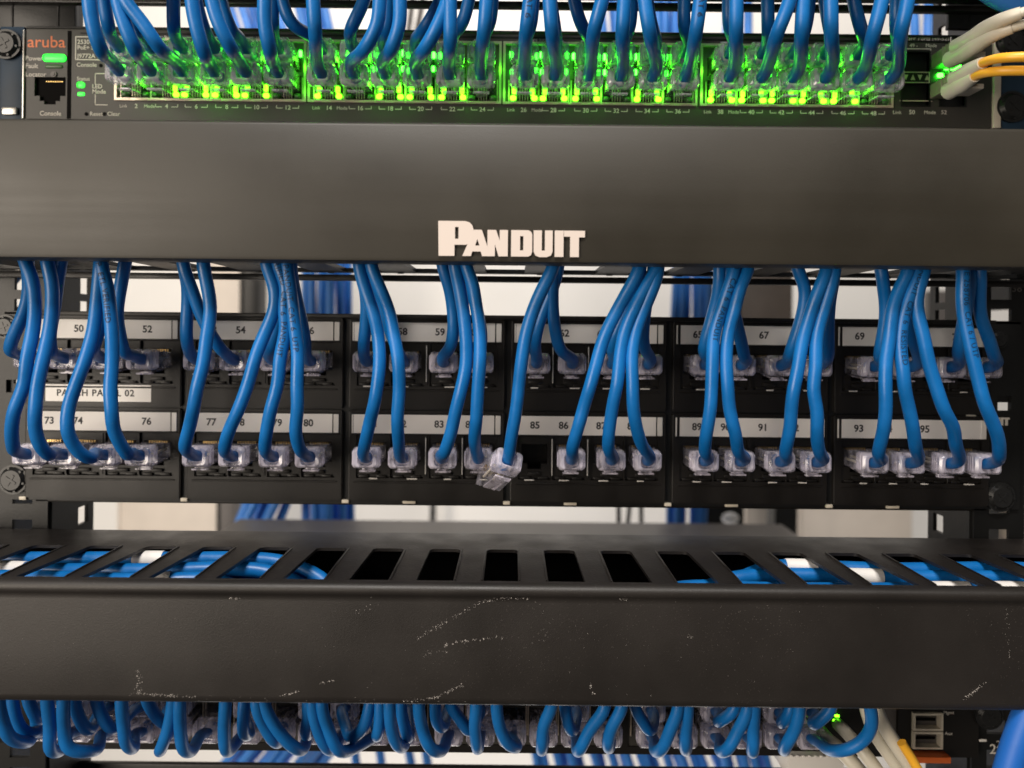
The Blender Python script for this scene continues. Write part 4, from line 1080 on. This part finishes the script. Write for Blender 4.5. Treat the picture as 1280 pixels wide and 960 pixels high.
bm = new_bm(); v = pix(1228, 925, -1); bx(bm, v.x-1.7, v.x+1.7, -1.6, -1, v.z-bo.z-.6, v.z-bo.z+.6, .2); obj('bracket_slot', bm, M['paper_end'], bs)
v = pix(1235, 893, -1); screw(bs, v.x, -1.2, v.z-bo.z, .4, .95)
# indicator lights of the bottom switch
for (a, b) in ((1013, 890), (1048, 897), (1046, 903)): 
    v = pix(a, b, -4); led(bs, v.x, v.z-bo.z, 2.2, 1.0, 'ledg', -3)

BC = [[(-4,878),(6,910),(15,924),(32,928)],[(15,868),(20,897),(30,922),(44,930),(53,918)],[(32,872),(42,895),(48,900),(55,903)],[(61,868),(62,910),(65,936),(74,944),(88,938)],
 [(78,868),(81,910),(86,938),(100,948),(120,939),(133,926)],[(93,870),(100,898),(110,914),(124,914)],[(118,872),(129,898),(140,912),(150,908)],[(151,870),(154,908),(158,932),(166,936),(172,928)],
 [(180,872),(197,898),(207,906),(214,902)],[(216,876),(211,905),(203,930),(200,942),(213,938)],[(224,874),(226,910),(228,940),(238,946),(252,932)],[(281,876),(281,910),(281,936),(286,944),(300,938)],
 [(305,876),(304,908),(305,932),(312,936),(318,925)],[(327,878),(345,908),(362,930),(376,938),(387,928)],[(322,880),(331,908),(342,925),(348,928)],[(385,878),(384,905),(382,927),(386,936),(395,930)],
 [(391,880),(397,908),(405,930),(414,938),(426,930)],[(402,880),(412,912),(422,938),(433,944),(446,935)],[(463,880),(452,913),(442,940),(438,950),(430,938)],[(474,880),(473,913),(471,935),(472,942),(470,934)],
 [(486,880),(490,908),(495,928),(502,934),(508,930)],[(500,880),(507,912),(510,938),(511,944),(512,936)],[(525,880),(527,908),(537,934),(550,944),(562,930)],[(545,880),(545,905),(552,910),(560,903)],
 [(563,880),(574,900),(585,915),(598,908)],[(596,880),(594,908),(595,928),(597,936),(600,930)],[(622,882),(625,912),(635,930),(645,934),(642,928)],[(689,882),(680,908),(676,930),(677,938),(680,932)],
 [(705,882),(712,910),(716,914),(719,905)],[(757,884),(740,912),(726,934),(722,942),(722,934)],[(777,884),(765,908),(761,928),(761,935),(763,932)],[(793,884),(802,903),(812,914),(817,906)],
 [(849,884),(837,912),(826,936),(820,944),(817,934)],[(861,884),(857,908),(857,930),(857,938),(858,932)],[(920,886),(910,896),(902,901),(898,903)],[(936,886),(922,912),(908,936),(901,944),(898,934)],
 [(945,886),(941,912),(940,938),(940,944),(939,934)],[(990,887),(982,896),(978,903),(977,904)],[(1001,887),(993,910),(984,928),(980,938),(977,934)],[(1040,887),(1030,896),(1020,904),(1016,905)],
 [(1086,880),(1088,905),(1078,926),(1060,937),(1040,940),(1020,936)]]
ports = [(x, z, rr, i) for i, x in enumerate(bX) for rr, z in ((0, bZU), (1, bZL))]
def pcost(i, p):
    ex, ey = BC[i][-1]; low = max(q[1] for q in BC[i])
    return abs(fc[p[3]]-4-ex)**1.6+abs((893 if p[2] == 0 else 925)-min(ey+4, 930))*0.9+(12 if p[2] == 0 and low > 930 else 0)
asg = []; free = list(range(len(ports)))
for i in sorted(range(len(BC)), key=lambda i: BC[i][-1][0]):
    j = min(free, key=lambda j: pcost(i, ports[j])); free.remove(j); asg.append([i, j])
for _ in range(40):
    ch = False
    for a in asg:
        for f in free[:]:
            if pcost(a[0], ports[f]) < pcost(a[0], ports[a[1]])-1e-6: free.remove(f); free.append(a[1]); a[1] = f; ch = True
        for b in asg:
            if a is not b and pcost(a[0], ports[b[1]])+pcost(b[0], ports[a[1]]) < pcost(a[0], ports[a[1]])+pcost(b[0], ports[b[1]])-1e-6:
                a[1], b[1] = b[1], a[1]; ch = True
    if not ch: break
for i, j in asg:
    x, z, rr, ci = ports[j]
    lim = 914 if rr == 0 else 938
    pts = [(a, b if b < lim else lim+(b-lim)*0.25) for a, b in BC[i]]
    lo = max(range(len(pts)), key=lambda q: pts[q][1]); pe = pts[-1]
    if abs(pts[lo][0]-(fc[ci]-4)) < 26 and lo >= 2: pts = pts[:lo+1]+[(fc[ci]-4, pts[lo][1]-2)]
    patch_cable(f'blue patch cable in the {"upper" if rr == 0 else "lower"} row of the bottom switch, {words[ci]} column from left', 'patch cables of the bottom switch', (x, 0, z), pts, (-60, -54, -31) if rr else (-48, -44, -30), 2.42, True, up_low, None, rr == 0)
# cream cables beside
def loose(name, pts, r, m, label, cat, group=None):
    P = [pix(a, b, y) for a, b, y in pts]; c = P[len(P)//2].copy()
    bm = new_bm(); tube(bm, spline([p-c for p in P], 3), r, 14)
    return tag(obj(name, bm, M[m], None, True, org=c), label, cat, group)
loose('cream_cable', [(1090, 870, -40), (1100, 900, -44), (1118, 928, -46), (1150, 975, -48)], 2.9, 'creamj', 'upper cream cable slanting beside the bottom stack ports, meeting the yellow one', 'cable')
loose('cream_cable', [(1082, 880, -34), (1092, 915, -38), (1110, 940, -40), (1140, 985, -42)], 3.0, 'creamj', 'second cream cable from the right slanting over the bottom switch', 'cable')
loose('cream_cable', [(1048, 906, -2), (1060, 918, -30), (1078, 938, -38), (1098, 965, -40), (1120, 1000, -40)], 2.8, 'creamj', 'third cream cable from the right at the bottom edge', 'cable')
loose('cream_cable', [(1026, 915, -2), (1040, 930, -24), (1060, 945, -30), (1075, 965, -32), (1100, 1000, -32)], 3.2, 'creamj', 'leftmost cream cable at the bottom edge under the looped blue cable', 'cable')
loose('yellow_cable', [(1127, 928, -52), (1137, 944, -52), (1152, 970, -52), (1166, 1000, -52)], 1.9, 'yellow', 'yellow orange cable leaving a cream sleeve beside the orange tab', 'cable')
bm = new_bm(); a = pix(1020, 955, -5); bx(bm, -13, 13, 0, 20, -7, 3.5, .6)
for q in range(9): bx(bm, -12+q*2.8, -10.6+q*2.8, -.4, .6, 3.2, 4.0, .2, 1)
tag(obj('white_block', bm, M['paper_end'], None, org=a), 'white ribbed block under the right end of the bottom switch', 'block')
bm = new_bm(); a = pix(640, 965, 30); bx(bm, -230, 230, 0, 3, -6, 2.2, .4); 
tag(obj('lower_bar', bm, M['steel'], None, org=(0, 30, a.z)), 'thin dark bar along the bottom edge beneath the bottom switch', 'bar')
